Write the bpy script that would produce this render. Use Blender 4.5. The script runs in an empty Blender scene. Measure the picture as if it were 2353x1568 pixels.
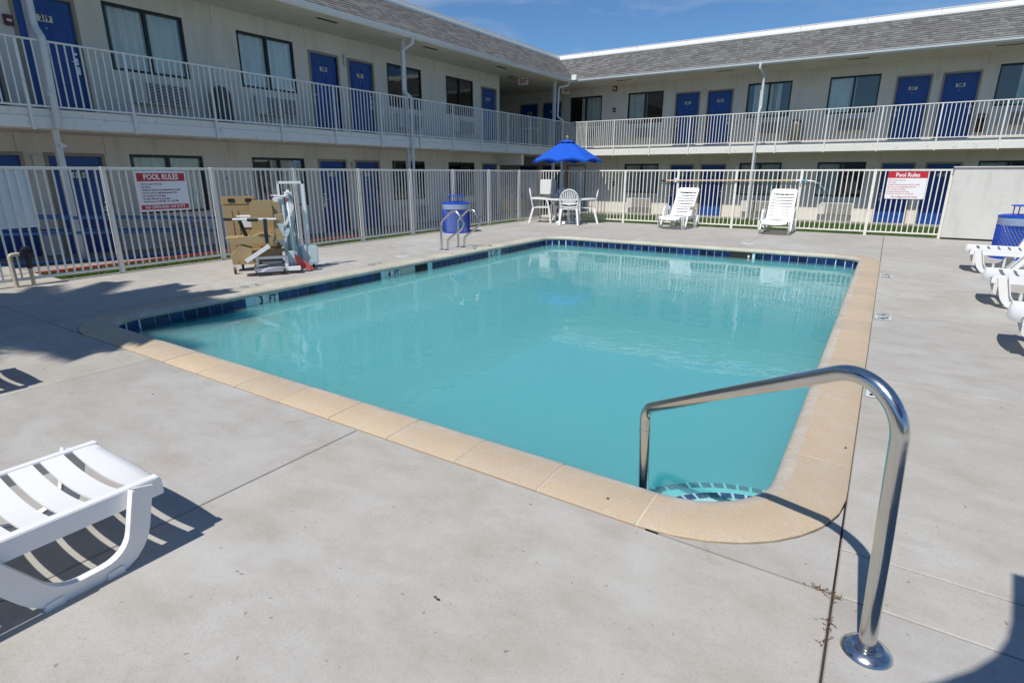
import bpy, bmesh, math, random
import numpy as np
from mathutils import Vector, Matrix
random.seed(7); RNG = np.random.default_rng(7)
R = math.radians
SC = bpy.context.scene
COL = SC.collection
# ------------------------------------------------------------------ camera, sky, sun
cam = bpy.data.objects.new('camera', bpy.data.cameras.new('camera')); COL.objects.link(cam)
cam.data.sensor_width = 36; cam.data.lens = 36 * 1285 / 2352
cam.location = (0, 0, 1.75); cam.rotation_euler = (R(90 - 16.75), 0, R(33.1))
cam.data.clip_start = 0.05; cam.data.clip_end = 3000
SC.camera = cam
W = bpy.data.worlds.new('World'); SC.world = W; W.use_nodes = True
wn = W.node_tree; wn.nodes.clear()
def wnode(t): return wn.nodes.new(t)
sky = wnode('ShaderNodeTexSky'); sky.sky_type = 'NISHITA'; sky.sun_disc = False
sky.sun_elevation = R(56.0); sky.sun_rotation = R(180); sky.air_density = 1.0; sky.dust_density = 0.3; sky.ozone_density = 2.5
bg = wnode('ShaderNodeBackground'); bg.inputs[1].default_value = 0.092
tc = wnode('ShaderNodeTexCoord'); mp = wnode('ShaderNodeMapping'); mp.inputs['Scale'].default_value = (1.2, 5.0, 9.0); mp.inputs['Rotation'].default_value = (0.2, 0.5, 0.35)
nz = wnode('ShaderNodeTexNoise'); nz.inputs['Scale'].default_value = 1.4; nz.inputs['Detail'].default_value = 7; nz.inputs['Roughness'].default_value = 0.62; nz.inputs['Distortion'].default_value = 0.6
cr = wnode('ShaderNodeValToRGB'); cr.color_ramp.elements[0].position = 0.50; cr.color_ramp.elements[0].color = (0, 0, 0, 1); cr.color_ramp.elements[1].position = 0.86; cr.color_ramp.elements[1].color = (0.5, 0.5, 0.5, 1)
mx = wnode('ShaderNodeMix'); mx.data_type = 'RGBA'
tint = wnode('ShaderNodeMix'); tint.data_type = 'RGBA'; tint.blend_type = 'MULTIPLY'; tint.inputs[0].default_value = 1.0
tint.inputs[7].default_value = (0.68, 0.98, 1.27, 1)
out = wnode('ShaderNodeOutputWorld')
wn.links.new(tc.outputs['Generated'], mp.inputs[0]); wn.links.new(mp.outputs[0], nz.inputs[0]); wn.links.new(nz.outputs[0], cr.inputs[0])
wn.links.new(cr.outputs[0], mx.inputs[0]); wn.links.new(sky.outputs[0], tint.inputs[6]); wn.links.new(tint.outputs[2], mx.inputs[6]); mx.inputs[7].default_value = (7.5, 8.2, 9.0, 1)
wn.links.new(mx.outputs[2], bg.inputs[0]); wn.links.new(bg.outputs[0], out.inputs[0])
sd = bpy.data.lights.new('sun', 'SUN'); sun = bpy.data.objects.new('sun', sd); COL.objects.link(sun)
sd.energy = 5.0; sd.angle = R(0.53); sd.color = (1.0, 0.955, 0.88)
EL, AZ = R(56.0), R(1.5)
sdir = Vector((math.sin(AZ) * math.cos(EL), math.cos(AZ) * math.cos(EL), -math.sin(EL)))
sun.rotation_euler = sdir.to_track_quat('-Z', 'Y').to_euler()
SC.view_settings.view_transform = 'Standard'; SC.view_settings.look = 'None'
SC.view_settings.exposure = -0.14; SC.view_settings.gamma = 1.0; SC.view_settings.use_curve_mapping = False
SC.cycles.max_bounces = 8; SC.cycles.volume_bounces = 6; SC.cycles.transparent_max_bounces = 16

# ------------------------------------------------------------------ materials
MATS = {}
class NT:
    def __init__(s, name):
        s.m = bpy.data.materials.new(name); s.m.use_nodes = True; s.t = s.m.node_tree
        s.b = s.t.nodes['Principled BSDF']; s.o = s.t.nodes['Material Output']
    def n(s, t, **k):
        x = s.t.nodes.new(t)
        for a, v in k.items(): setattr(x, a, v)
        return x
    def l(s, a, b): s.t.links.new(a, b)
    def pos(s): return s.n('ShaderNodeNewGeometry').outputs['Position']
    def objc(s): return s.n('ShaderNodeTexCoord').outputs['Object']
    def noise(s, vec, scale, detail=4, rough=0.55, stretch=None):
        if stretch:
            m = s.n('ShaderNodeMapping'); m.inputs['Scale'].default_value = stretch; s.l(vec, m.inputs[0]); vec = m.outputs[0]
        x = s.n('ShaderNodeTexNoise'); x.inputs['Scale'].default_value = scale; x.inputs['Detail'].default_value = detail; x.inputs['Roughness'].default_value = rough
        s.l(vec, x.inputs[0]); return x.outputs[0]
    def ramp(s, fac, stops):
        x = s.n('ShaderNodeValToRGB'); e = x.color_ramp.elements
        while len(e) < len(stops): e.new(0.5)
        for i, (p, c) in enumerate(stops):
            e[i].position = p; e[i].color = (*c, 1) if len(c) == 3 else c
        s.l(fac, x.inputs[0]); return x.outputs[0]
    def mix(s, fac, a, b, mode='MIX'):
        x = s.n('ShaderNodeMix', data_type='RGBA', blend_type=mode)
        for i, v in ((0, fac), (6, a), (7, b)):
            if hasattr(v, 'links'): s.l(v, x.inputs[i])
            else: x.inputs[i].default_value = v if i == 0 else (*v, 1)
        return x.outputs[2]
    def bump(s, h, strength, dist=0.01):
        x = s.n('ShaderNodeBump'); x.inputs['Strength'].default_value = strength; x.inputs['Distance'].default_value = dist
        s.l(h, x.inputs['Height']); s.l(x.outputs[0], s.b.inputs['Normal']); return x
    def base(s, c):
        if hasattr(c, 'links'): s.l(c, s.b.inputs['Base Color'])
        else: s.b.inputs['Base Color'].default_value = (*c, 1)
    def rough(s, v): s.b.inputs['Roughness'].default_value = v
g1 = lambda v: (v, v, v)
def plain(name, col, rough=0.5, metal=0.0, var=0.12, nscale=3.0, bump=0.0, bscale=80, spec=0.5, weather=0.0, coat=0.0):
    m = NT(name); p = m.objc() if weather == 0 else m.pos()
    f = m.noise(p, nscale, 5)
    c = m.mix(f, tuple(x * (1 - var) for x in col), tuple(min(1, x * (1 + var)) for x in col))
    if weather:
        g = m.ramp(m.noise(p, 9, 8, 0.7), [(0.58, g1(0)), (0.72, g1(weather))])
        c = m.mix(g, c, (0.16, 0.12, 0.085))
    m.base(c); m.rough(rough); m.b.inputs['Metallic'].default_value = metal
    m.b.inputs['Specular IOR Level'].default_value = spec; m.b.inputs['Coat Weight'].default_value = coat
    if bump: m.bump(m.noise(p, bscale, 4), bump, 0.005)
    MATS[name] = m.m; return m.m
# stucco
def stucco(name, col):
    m = NT(name); p = m.pos()
    f = m.noise(p, 0.9, 6, 0.6); c = m.mix(f, tuple(x * 0.90 for x in col), tuple(x * 1.08 for x in col))
    st = m.ramp(m.noise(p, 1.6, 6, 0.7, (1.6, 1.6, 0.3)), [(0.5, g1(0)), (0.78, g1(0.35))]); c = m.mix(st, c, (0.30, 0.28, 0.22))
    m.base(c); m.rough(0.9); m.b.inputs['Specular IOR Level'].default_value = 0.2
    v = m.n('ShaderNodeTexVoronoi'); v.inputs['Scale'].default_value = 7; m.l(p, v.inputs[0])
    h = m.mix(0.7, m.noise(p, 55, 5, 0.7), m.noise(p, 9, 5, 0.6)); m.bump(h, 0.45, 0.02)
    MATS[name] = m.m; return m.m
STUCCO = stucco('stucco', (0.73, 0.69, 0.60)); STUCCOW = stucco('white_stucco', (0.61, 0.60, 0.56)); SOFFIT = stucco('soffit_plaster', (0.72, 0.68, 0.57))
# concrete
def concrete(name, col, scl=1.0, stain=0.35):
    m = NT(name); p = m.pos()
    big = m.noise(p, 0.55 * scl, 6, 0.62); med = m.noise(p, 3.2 * scl, 7, 0.65, (1.0, 1.6, 1.0)); fine = m.noise(p, 130, 3, 0.7); sp = m.noise(p, 260, 2, 0.5)
    c = m.ramp(big, [(0.30, tuple(x * 0.84 for x in col)), (0.5, col), (0.68, (col[0] * 1.10, col[1] * 1.12, col[2] * 1.17))])
    c = m.mix(m.ramp(med, [(0.32, g1(0.68)), (0.59, g1(0))]), c, (col[0] * 0.80, col[1] * 0.76, col[2] * 0.70))
    c = m.mix(m.ramp(m.noise(p, 1.1 * scl, 8, 0.7), [(0.57, g1(0)), (0.75, g1(stain))]), c, (col[0] * 0.86, col[1] * 0.72, col[2] * 0.62))
    c = m.mix(m.ramp(fine, [(0.28, g1(0.45)), (0.5, g1(0)), (0.75, g1(0.0))]), c, tuple(x * 0.62 for x in col))
    c = m.mix(m.ramp(sp, [(0.66, g1(0)), (0.76, g1(0.6))]), c, tuple(min(1, x * 1.35) for x in col))
    c = m.mix(m.ramp(m.noise(p, 34, 2, 0.5), [(0.71, g1(0)), (0.76, g1(0.55))]), c, (0.13, 0.10, 0.075))
    vo = m.n('ShaderNodeTexVoronoi', feature='DISTANCE_TO_EDGE'); vo.inputs['Scale'].default_value = 0.42
    wob = m.n('ShaderNodeVectorMath', operation='MULTIPLY_ADD'); wn2 = m.n('ShaderNodeTexNoise'); wn2.inputs['Scale'].default_value = 2.5; wn2.inputs['Detail'].default_value = 8; wn2.inputs['Roughness'].default_value = 0.7; m.l(p, wn2.inputs[0])
    m.l(wn2.outputs['Color'], wob.inputs[0]); wob.inputs[1].default_value = (.55, .55, .0); m.l(p, wob.inputs[2]); m.l(wob.outputs[0], vo.inputs['Vector'])
    line = m.ramp(vo.outputs['Distance'], [(0.0, g1(1)), (0.0016, g1(0))]); gate = m.ramp(m.noise(p, 0.8, 3), [(0.52, g1(0)), (0.58, g1(0.55))])
    lg = m.n('ShaderNodeMath', operation='MULTIPLY'); m.l(line, lg.inputs[0]); m.l(gate, lg.inputs[1]); c = m.mix(lg.outputs[0], c, tuple(x * 0.45 for x in col))
    c = m.mix(m.ramp(m.noise(p, 0.75 * scl, 5, 0.6), [(0.54, g1(0)), (0.66, g1(0.55))]), c, (col[0] * 1.10, col[1] * 1.14, col[2] * 1.20))
    rs = m.ramp(m.noise(p, 5.5, 3, 0.5), [(0.745, g1(0)), (0.80, g1(0.6))]); c = m.mix(rs, c, (0.34, 0.20, 0.10))
    oi = m.n('ShaderNodeObjectInfo'); t = m.ramp(oi.outputs['Random'], [(0, (0.95, 0.95, 0.96)), (1, (1.04, 1.03, 1.0))]); c = m.mix(1.0, c, t, 'MULTIPLY')
    m.base(c); m.rough(0.88); m.b.inputs['Specular IOR Level'].default_value = 0.25
    m.bump(m.mix(0.35, fine, m.noise(p, 22, 6, 0.7)), 0.35, 0.004); MATS[name] = m.m; return m.m
CONC = concrete('deck_concrete', (0.432, 0.415, 0.382), 1.0, 0.6); CONC2 = concrete('walk_concrete', (0.33, 0.315, 0.29))
def coping():
    m = NT('coping_stone'); p = m.pos(); col = (0.66, 0.50, 0.33)
    c = m.mix(m.noise(p, 2.2, 6, 0.65), (0.53, 0.41, 0.27), (0.445, 0.365, 0.265))
    c = m.mix(m.ramp(m.noise(p, 6, 7, 0.7), [(0.48, g1(0)), (0.72, g1(0.65))]), c, (0.50, 0.455, 0.40))
    c = m.mix(m.ramp(m.noise(p, 120, 3, 0.6), [(0.56, g1(0)), (0.68, g1(0.7))]), c, (0.36, 0.27, 0.19))
    c = m.mix(m.ramp(m.noise(p, 170, 2, 0.6), [(0.64, g1(0)), (0.72, g1(0.55))]), c, (0.80, 0.72, 0.60))
    c = m.mix(m.ramp(m.noise(p, 11, 6, 0.8), [(0.66, g1(0)), (0.74, g1(0.5))]), c, (0.38, 0.35, 0.30))
    oi = m.n('ShaderNodeObjectInfo'); t = m.ramp(oi.outputs['Random'], [(0, (0.93, 0.94, 0.96)), (1, (1.05, 1.03, 1.0))]); c = m.mix(1.0, c, t, 'MULTIPLY')
    m.base(c); m.rough(0.8); m.bump(m.noise(p, 150, 4, 0.7), 0.4, 0.003); MATS['coping'] = m.m; return m.m
COPING = coping()
LIPM = concrete('worn_coping_lip', (0.49, 0.445, 0.38), 4.0)
PALEC = concrete('pale_coping', (0.50, 0.48, 0.40), 3.0)
MORTAR = plain('mortar', (0.55, 0.50, 0.42), 0.9, var=0.2, nscale=20, bump=0.3)
LIME = concrete('limescale_nosing', (0.55, 0.55, 0.47), 3.0)
def tile():
    m = NT('pool_tile'); oi = m.n('ShaderNodeObjectInfo')
    c = m.ramp(oi.outputs['Random'], [(0, (0.003, 0.008, 0.045)), (0.5, (0.005, 0.017, 0.09)), (1, (0.010, 0.028, 0.14))])
    c = m.mix(m.ramp(m.noise(m.pos(), 14, 6, 0.7), [(0.55, g1(0)), (0.75, g1(0.3))]), c, (0.25, 0.33, 0.36))
    m.base(c); m.rough(0.12); m.bump(m.noise(m.pos(), 20, 2), 0.08, 0.01); MATS['tile'] = m.m; return m.m
TILE = tile()
WTILE = plain('white_tile', (0.62, 0.66, 0.64), 0.2, var=0.06)
PLASTER = plain('pool_plaster', (0.50, 0.70, 0.70), 0.6, var=0.08, nscale=1.2)
BLACKP = plain('black_print', (0.015, 0.015, 0.02), 0.4, var=0.0)
REDP = plain('red_print', (0.50, 0.02, 0.03), 0.4, var=0.05)
MAROON = plain('maroon_print', (0.22, 0.05, 0.06), 0.45, var=0.05)
def water():
    m = NT('pool_water'); p = m.pos(); m.t.nodes.remove(m.b)
    n1 = m.noise(p, 2.6, 2, 0.45, (1.0, 1.3, 1)); n2 = m.noise(p, 9, 2, 0.5, (1.0, 1.3, 1))
    h = m.mix(0.22, n1, n2)
    bm_ = m.n('ShaderNodeBump'); bm_.inputs['Strength'].default_value = 0.085; bm_.inputs['Distance'].default_value = 0.05; m.l(h, bm_.inputs['Height'])
    gl = m.n('ShaderNodeBsdfGlossy'); gl.inputs['Roughness'].default_value = 0.015; m.l(bm_.outputs[0], gl.inputs['Normal'])
    fr = m.n('ShaderNodeFresnel'); fr.inputs[0].default_value = 1.45; m.l(bm_.outputs[0], fr.inputs['Normal'])
    tr = m.n('ShaderNodeBsdfTransparent'); tr.inputs[0].default_value = (0.97, 1, 1, 1)
    mxs = m.n('ShaderNodeMixShader'); m.l(fr.outputs[0], mxs.inputs[0]); m.l(tr.outputs[0], mxs.inputs[1]); m.l(gl.outputs[0], mxs.inputs[2]); m.l(mxs.outputs[0], m.o.inputs['Surface'])
    vs = m.n('ShaderNodeVolumeScatter'); vs.inputs['Color'].default_value = WCOL; vs.inputs['Density'].default_value = WDEN; vs.inputs['Anisotropy'].default_value = 0.0
    va = m.n('ShaderNodeVolumeAbsorption'); va.inputs['Color'].default_value = (0.0, 0.872, 0.912, 1); va.inputs['Density'].default_value = WABS
    ad = m.n('ShaderNodeAddShader'); m.l(vs.outputs[0], ad.inputs[0]); m.l(va.outputs[0], ad.inputs[1]); m.l(ad.outputs[0], m.o.inputs['Volume'])
    MATS['water'] = m.m; return m.m
WCOL = (1, 1, 1, 1); WDEN = 3.2; WABS = 4.6
WATER = water()
DOORB = plain('door_blue_paint', (0.010, 0.068, 0.29), 0.38, var=0.10, nscale=1.5)
TRIM = plain('door_trim_taupe', (0.30, 0.265, 0.20), 0.5, var=0.1)
BRONZE = plain('bronze_frame', (0.022, 0.028, 0.022), 0.35, var=0.15, metal=0.3)
RAILM = plain('railing_paint', (0.78, 0.775, 0.72), 0.42, var=0.06, nscale=2, weather=0.5)
FENCEM = plain('fence_paint', (0.78, 0.755, 0.68), 0.42, var=0.07, nscale=2, weather=0.45)
TRIMW = plain('fascia_paint', (0.78, 0.77, 0.71), 0.55, var=0.08, nscale=1.0, bump=0.15, bscale=30, weather=0.6)
GUTTER = plain('gutter_white', (0.72, 0.74, 0.73), 0.3, var=0.05)
PARAPET = plain('parapet_white', (0.80, 0.80, 0.77), 0.5, var=0.05)
DSPOUT = plain('downspout_white', (0.66, 0.665, 0.63), 0.4, var=0.06, weather=0.2)
ROOFBASE = plain('roof_felt', (0.10, 0.10, 0.095), 0.9, var=0.2)
ROOFTOP = plain('roof_membrane', (0.5, 0.5, 0.5), 0.9)
def shingle(name, island):
    m = NT(name)
    r = m.n('ShaderNodeNewGeometry').outputs['Random Per Island'] if island else m.n('ShaderNodeObjectInfo').outputs['Random']
    c = m.ramp(r, [(0, (0.135, 0.131, 0.129)), (0.35, (0.160, 0.157, 0.152)), (0.65, (0.182, 0.181, 0.172)), (1, (0.222, 0.224, 0.21))])
    c = m.mix(m.ramp(m.noise(m.pos(), 90, 3, 0.7), [(0.35, g1(0.4)), (0.6, g1(0))]), c, (0.09, 0.085, 0.085))
    m.base(c); m.rough(0.95); m.b.inputs['Specular IOR Level'].default_value = 0.1; m.bump(m.noise(m.pos(), 220, 3, 0.7), 0.5, 0.004)
    MATS[name] = m.m; return m.m
SH1 = shingle('shingle_single', False); SH2 = shingle('shingle_many', True)
def glass():
    m = NT('window_glass'); m.t.nodes.remove(m.b)
    gl = m.n('ShaderNodeBsdfGlossy'); gl.inputs['Roughness'].default_value = 0.02; gl.inputs[0].default_value = (0.95, 0.97, 1, 1)
    tr = m.n('ShaderNodeBsdfTransparent'); tr.inputs[0].default_value = (0.92, 0.94, 0.92, 1)
    fr = m.n('ShaderNodeFresnel'); fr.inputs[0].default_value = 1.5
    b = m.n('ShaderNodeBump'); b.inputs['Strength'].default_value = 0.06; b.inputs['Distance'].default_value = 0.05
    m.l(m.noise(m.pos(), 1.3, 2), b.inputs['Height']); m.l(b.outputs[0], gl.inputs['Normal'])
    mm = m.n('ShaderNodeMath', operation='MULTIPLY_ADD'); m.l(fr.outputs[0], mm.inputs[0]); mm.inputs[1].default_value = 1.1; mm.inputs[2].default_value = 0.01
    x = m.n('ShaderNodeMixShader'); m.l(mm.outputs[0], x.inputs[0]); m.l(tr.outputs[0], x.inputs[1]); m.l(gl.outputs[0], x.inputs[2]); m.l(x.outputs[0], m.o.inputs[0])
    MATS['glass'] = m.m; return m.m
GLASS = glass()
CURTAIN = plain('curtain_cloth', (0.84, 0.84, 0.78), 0.9, var=0.1, nscale=4)
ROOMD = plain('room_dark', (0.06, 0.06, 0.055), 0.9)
ACM = plain('ac_metal', (0.62, 0.61, 0.55), 0.5, var=0.08)
DARK = plain('dark_gap', (0.015, 0.015, 0.015), 0.8)
PLATE = plain('number_plate', (0.74, 0.73, 0.66), 0.4, var=0.05)
BRUSH = plain('brushed_nickel', (0.62, 0.61, 0.58), 0.28, metal=0.9, var=0.05)
BINM = plain('bin_brown', (0.10, 0.095, 0.085), 0.5, var=0.15)
REDM = plain('alarm_red', (0.12, 0.012, 0.015), 0.35, var=0.1)
SIGNW = plain('sign_white', (0.78, 0.79, 0.79), 0.35, var=0.03, nscale=2, bump=0.0)
PLASW = NT('white_plastic'); _p = PLASW.pos(); PLASW.base(PLASW.mix(PLASW.ramp(PLASW.noise(_p, 3.5, 7, 0.7), [(0.52, g1(0)), (0.75, g1(0.30))]), (0.80, 0.80, 0.79), (0.60, 0.57, 0.50)))
PLASW.rough(0.33); PLASW.b.inputs['Subsurface Weight'].default_value = 0.0; PLASW.bump(PLASW.noise(_p, 60, 4), 0.06, 0.003); PLASW = PLASW.m
TAN = plain('tan_plastic', (0.37, 0.27, 0.135), 0.5, var=0.06, nscale=2, bump=0.1, bscale=40)
LIFTW = plain('lift_white_paint', (0.76, 0.77, 0.77), 0.35, var=0.04, weather=0.15)
LIFTG = plain('lift_pale_panel', (0.52, 0.62, 0.64), 0.3, var=0.05)
BLACKM = plain('black_rubber', (0.015, 0.015, 0.018), 0.5, var=0.1)
STRAP = plain('navy_strap', (0.012, 0.02, 0.04), 0.7)
REDFLAG = plain('red_mesh_flag', (0.55, 0.09, 0.09), 0.7, var=0.2, nscale=20)
def steel():
    m = NT('stainless_steel'); p = m.pos()
    m.base(m.mix(m.noise(p, 6, 6, 0.6), (0.54, 0.53, 0.50), (0.70, 0.69, 0.67))); m.b.inputs['Metallic'].default_value = 1
    r = m.ramp(m.noise(p, 9, 6, 0.7), [(0.3, g1(0.10)), (0.7, g1(0.26))]); m.l(r, m.b.inputs['Roughness'])
    m.bump(m.noise(p, 160, 3, 0.6, (1, 1, 0.2)), 0.05, 0.002); MATS['steel'] = m.m; return m.m
STEEL = steel()
UMB = plain('umbrella_canvas', (0.016, 0.10, 0.56), 0.75, var=0.06, nscale=3, bump=0.1, bscale=200, spec=0.2)
WOOD = plain('umbrella_wood', (0.16, 0.075, 0.035), 0.45, var=0.2, nscale=12)
BRASS = plain('finial_wood', (0.55, 0.36, 0.09), 0.4)
CANB = plain('blue_coated_steel', (0.012, 0.07, 0.52), 0.35, var=0.08)
LINER = plain('clear_liner', (0.28, 0.36, 0.50), 0.25, var=0.2, nscale=15, bump=0.4, bscale=25)
BLUERAIL = plain('blue_rail_paint', (0.05, 0.16, 0.38), 0.35, var=0.1)
REDCURB = plain('red_kerb_paint', (0.52, 0.035, 0.03), 0.6, var=0.25, nscale=5, weather=0.3)
YEL = plain('yellow_plastic', (0.55, 0.36, 0.03), 0.5)
POLET = plain('pole_tan', (0.60, 0.48, 0.30), 0.4, var=0.08)
CYAN = plain('pole_cyan', (0.03, 0.42, 0.60), 0.4)
BPIPE = plain('beige_pipe', (0.50, 0.44, 0.33), 0.5)
def grassm():
    m = NT('grass_blades'); r = m.n('ShaderNodeNewGeometry').outputs['Random Per Island']
    m.base(m.ramp(r, [(0, (0.035, 0.085, 0.012)), (0.6, (0.07, 0.15, 0.022)), (0.92, (0.11, 0.19, 0.03)), (1, (0.22, 0.19, 0.07))])); m.rough(0.6)
    MATS['grass'] = m.m; return m.m
GRASS = grassm(); SOIL = plain('lawn_soil', (0.06, 0.075, 0.025), 0.95, var=0.3, nscale=5)
FLOORM = concrete('balcony_floor_coating', (0.24, 0.23, 0.21), 2.0)
ASPH = plain('asphalt', (0.06, 0.06, 0.06), 0.9, var=0.2, nscale=1)
DIRT = plain('joint_dirt', (0.05, 0.04, 0.03), 0.95, var=0.3, nscale=12)
WEED = plain('dry_weed', (0.13, 0.07, 0.035), 0.9, var=0.3)
PALMG = plain('palm_leaf', (0.05, 0.10, 0.025), 0.5, var=0.3); PALMT = plain('palm_trunk', (0.20, 0.16, 0.11), 0.9, var=0.3, nscale=6, bump=0.6, bscale=14)

# ------------------------------------------------------------------ geometry helpers
class MB:
    def __init__(s): s.v = []; s.f = []; s.sm = []
    def add(s, vs, fs, smooth=False):
        o = len(s.v); s.v += [tuple(v) for v in vs]; s.f += [tuple(i + o for i in f) for f in fs]; s.sm += [smooth] * len(fs); return s
    def box(s, x0, x1, y0, y1, z0, z1, M=None, bev=0.0):
        if bev:
            b = bmesh.new(); bmesh.ops.create_cube(b, size=1)
            for v in b.verts: v.co = Vector((x0 + (v.co.x + .5) * (x1 - x0), y0 + (v.co.y + .5) * (y1 - y0), z0 + (v.co.z + .5) * (z1 - z0)))
            bmesh.ops.bevel(b, geom=b.edges[:], offset=bev, segments=2, affect='EDGES')
            b.verts.index_update(); vs = [v.co.copy() for v in b.verts]; fs = [[v.index for v in f.verts] for f in b.faces]; b.free()
        else:
            vs = [Vector(p) for p in ((x0, y0, z0), (x1, y0, z0), (x1, y1, z0), (x0, y1, z0), (x0, y0, z1), (x1, y0, z1), (x1, y1, z1), (x0, y1, z1))]
            fs = [(0, 3, 2, 1), (4, 5, 6, 7), (0, 1, 5, 4), (1, 2, 6, 5), (2, 3, 7, 6), (3, 0, 4, 7)]
        if M: vs = [M @ v for v in vs]
        return s.add(vs, fs)
    def quad(s, *p): return s.add(p, [tuple(range(len(p)))])
    def prism(s, poly, axis, a, b, smooth=False):
        """poly: 2D outline (ccw); axis 'x','y','z' = extrusion axis"""
        def P(u, v, w): return {'z': (u, v, w), 'y': (u, w, v), 'x': (w, u, v)}[axis]
        n = len(poly); vs = [P(u, v, a) for u, v in poly] + [P(u, v, b) for u, v in poly]
        fs = [tuple(range(n))[::-1], tuple(range(n, 2 * n))]
        s.add(vs, fs); o = len(s.v) - 2 * n
        for i in range(n): s.f.append((o + i, o + (i + 1) % n, o + n + (i + 1) % n, o + n + i)); s.sm.append(smooth)
        return s
    def tube(s, path, r, seg=10, caps=True, flat=None):
        path = [Vector(p) for p in path]; n = len(path); rs = r if isinstance(r, (list, tuple)) else [r] * n
        t0 = (path[1] - path[0]).normalized(); ref = Vector((0, 0, 1)) if abs(t0.z) < 0.9 else Vector((1, 0, 0)); u = t0.cross(ref).normalized()
        vs = []; 
        for i, p in enumerate(path):
            t = ((path[min(i + 1, n - 1)] - path[i]).normalized() + (path[i] - path[max(i - 1, 0)]).normalized()).normalized() if 0 < i < n - 1 else ((path[1] - path[0]) if i == 0 else (path[-1] - path[-2])).normalized()
            u = (u - t * u.dot(t)).normalized(); w = t.cross(u)
            for k in range(seg):
                a = 2 * math.pi * k / seg; vs.append(p + u * math.cos(a) * rs[i] + w * math.sin(a) * rs[i] * (flat or 1))
        fs = [(i * seg + k, i * seg + (k + 1) % seg, (i + 1) * seg + (k + 1) % seg, (i + 1) * seg + k) for i in range(n - 1) for k in range(seg)]
        s.add(vs, fs, True)
        if caps:
            o = len(s.v) - len(vs); s.f += [tuple(o + k for k in range(seg))[::-1], tuple(o + (n - 1) * seg + k for k in range(seg))]; s.sm += [False, False]
        return s
    def strip(s, path, w, t, side):
        """ribbon of width w along `side` vector, thickness t, following path"""
        path = [Vector(p) for p in path]; side = Vector(side).normalized(); n = len(path); vs = []
        for i, p in enumerate(path):
            d = (path[min(i + 1, n - 1)] - path[max(i - 1, 0)]).normalized(); nn = d.cross(side).normalized()
            for a, b in ((-.5, -.5), (.5, -.5), (.5, .5), (-.5, .5)): vs.append(p + side * w * a + nn * t * b)
        fs = [(i * 4 + k, i * 4 + (k + 1) % 4, (i + 1) * 4 + (k + 1) % 4, (i + 1) * 4 + k) for i in range(n - 1) for k in range(4)] + [(3, 2, 1, 0), tuple((n - 1) * 4 + k for k in range(4))]
        return s.add(vs, fs)
    def lathe(s, prof, c=(0, 0, 0), seg=24):
        vs = [(c[0] + r * math.cos(2 * math.pi * k / seg), c[1] + r * math.sin(2 * math.pi * k / seg), c[2] + z) for r, z in prof for k in range(seg)]
        fs = [(i * seg + k, i * seg + (k + 1) % seg, (i + 1) * seg + (k + 1) % seg, (i + 1) * seg + k) for i in range(len(prof) - 1) for k in range(seg)]
        return s.add(vs, fs, True)
    def mesh(s, name, mat):
        me = bpy.data.meshes.new(name); me.from_pydata(s.v, [], s.f); me.materials.append(mat)
        me.polygons.foreach_set('use_smooth', s.sm); 
        b = bmesh.new(); b.from_mesh(me); bmesh.ops.recalc_face_normals(b, faces=b.faces)
        if any(s.sm):
            for e in b.edges:
                if len(e.link_faces) == 2 and e.calc_face_angle(0) > 0.7: e.smooth = False
        b.to_mesh(me); b.free(); me.update(); return me
    def build(s, name, mat, parent=None, **k): return ob(name, s.mesh(name, mat), parent, **k)
def ob(name, me, parent=None, loc=None, M=None, kind=None, label=None):
    o = bpy.data.objects.new(name, me); COL.objects.link(o)
    if parent: o.parent = parent
    if M is not None: o.matrix_local = M
    if loc is not None: o.location = loc
    if kind: o['kind'] = kind
    if label: o['label'] = label
    return o
def thing(name, label, cat, loc=(0, 0, 0), rz=0, group=None):
    o = bpy.data.objects.new(name, None); COL.objects.link(o); o.location = loc; o.rotation_euler = (0, 0, rz); o.empty_display_size = 0.1
    o['label'] = label; o['category'] = cat
    if group: o['group'] = group
    return o
def tagm(o, label, cat, group=None):
    o['label'] = label; o['category'] = cat
    if group: o['group'] = group
    return o
def kids(o): return [c for c in bpy.data.objects if c.parent == o]
def dup(root, loc, rz, label):
    allo = [c for c in COL.objects]; m = {}
    def cp(o, par):
        c = o.copy(); COL.objects.link(c)
        if par: c.parent = par
        for k in allo:
            if k.parent == o: cp(k, c)
        return c
    r = cp(root, None); r.location = loc; r.rotation_euler = (0, 0, rz); r['label'] = label; return r
def text_mesh(body, size, mat, ext=0.001, bold=0.0, align='CENTER', sx=1.0, rot='wall', shear=0.0):
    cu = bpy.data.curves.new('t', 'FONT'); cu.body = body; cu.size = size; cu.extrude = ext; cu.offset = bold; cu.align_x = align; cu.align_y = 'CENTER'; cu.resolution_u = 2; cu.shear = shear
    o = bpy.data.objects.new('t', cu); COL.objects.link(o); dg = bpy.context.evaluated_depsgraph_get(); dg.update()
    me = bpy.data.meshes.new_from_object(o.evaluated_get(dg)); bpy.data.objects.remove(o); bpy.data.curves.remove(cu)
    me.transform(Matrix.Diagonal((sx, 1, 1, 1)))
    if rot == 'wall': me.transform(Matrix.Rotation(R(90), 4, 'X'))
    me.materials.clear(); me.materials.append(mat); return me
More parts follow.
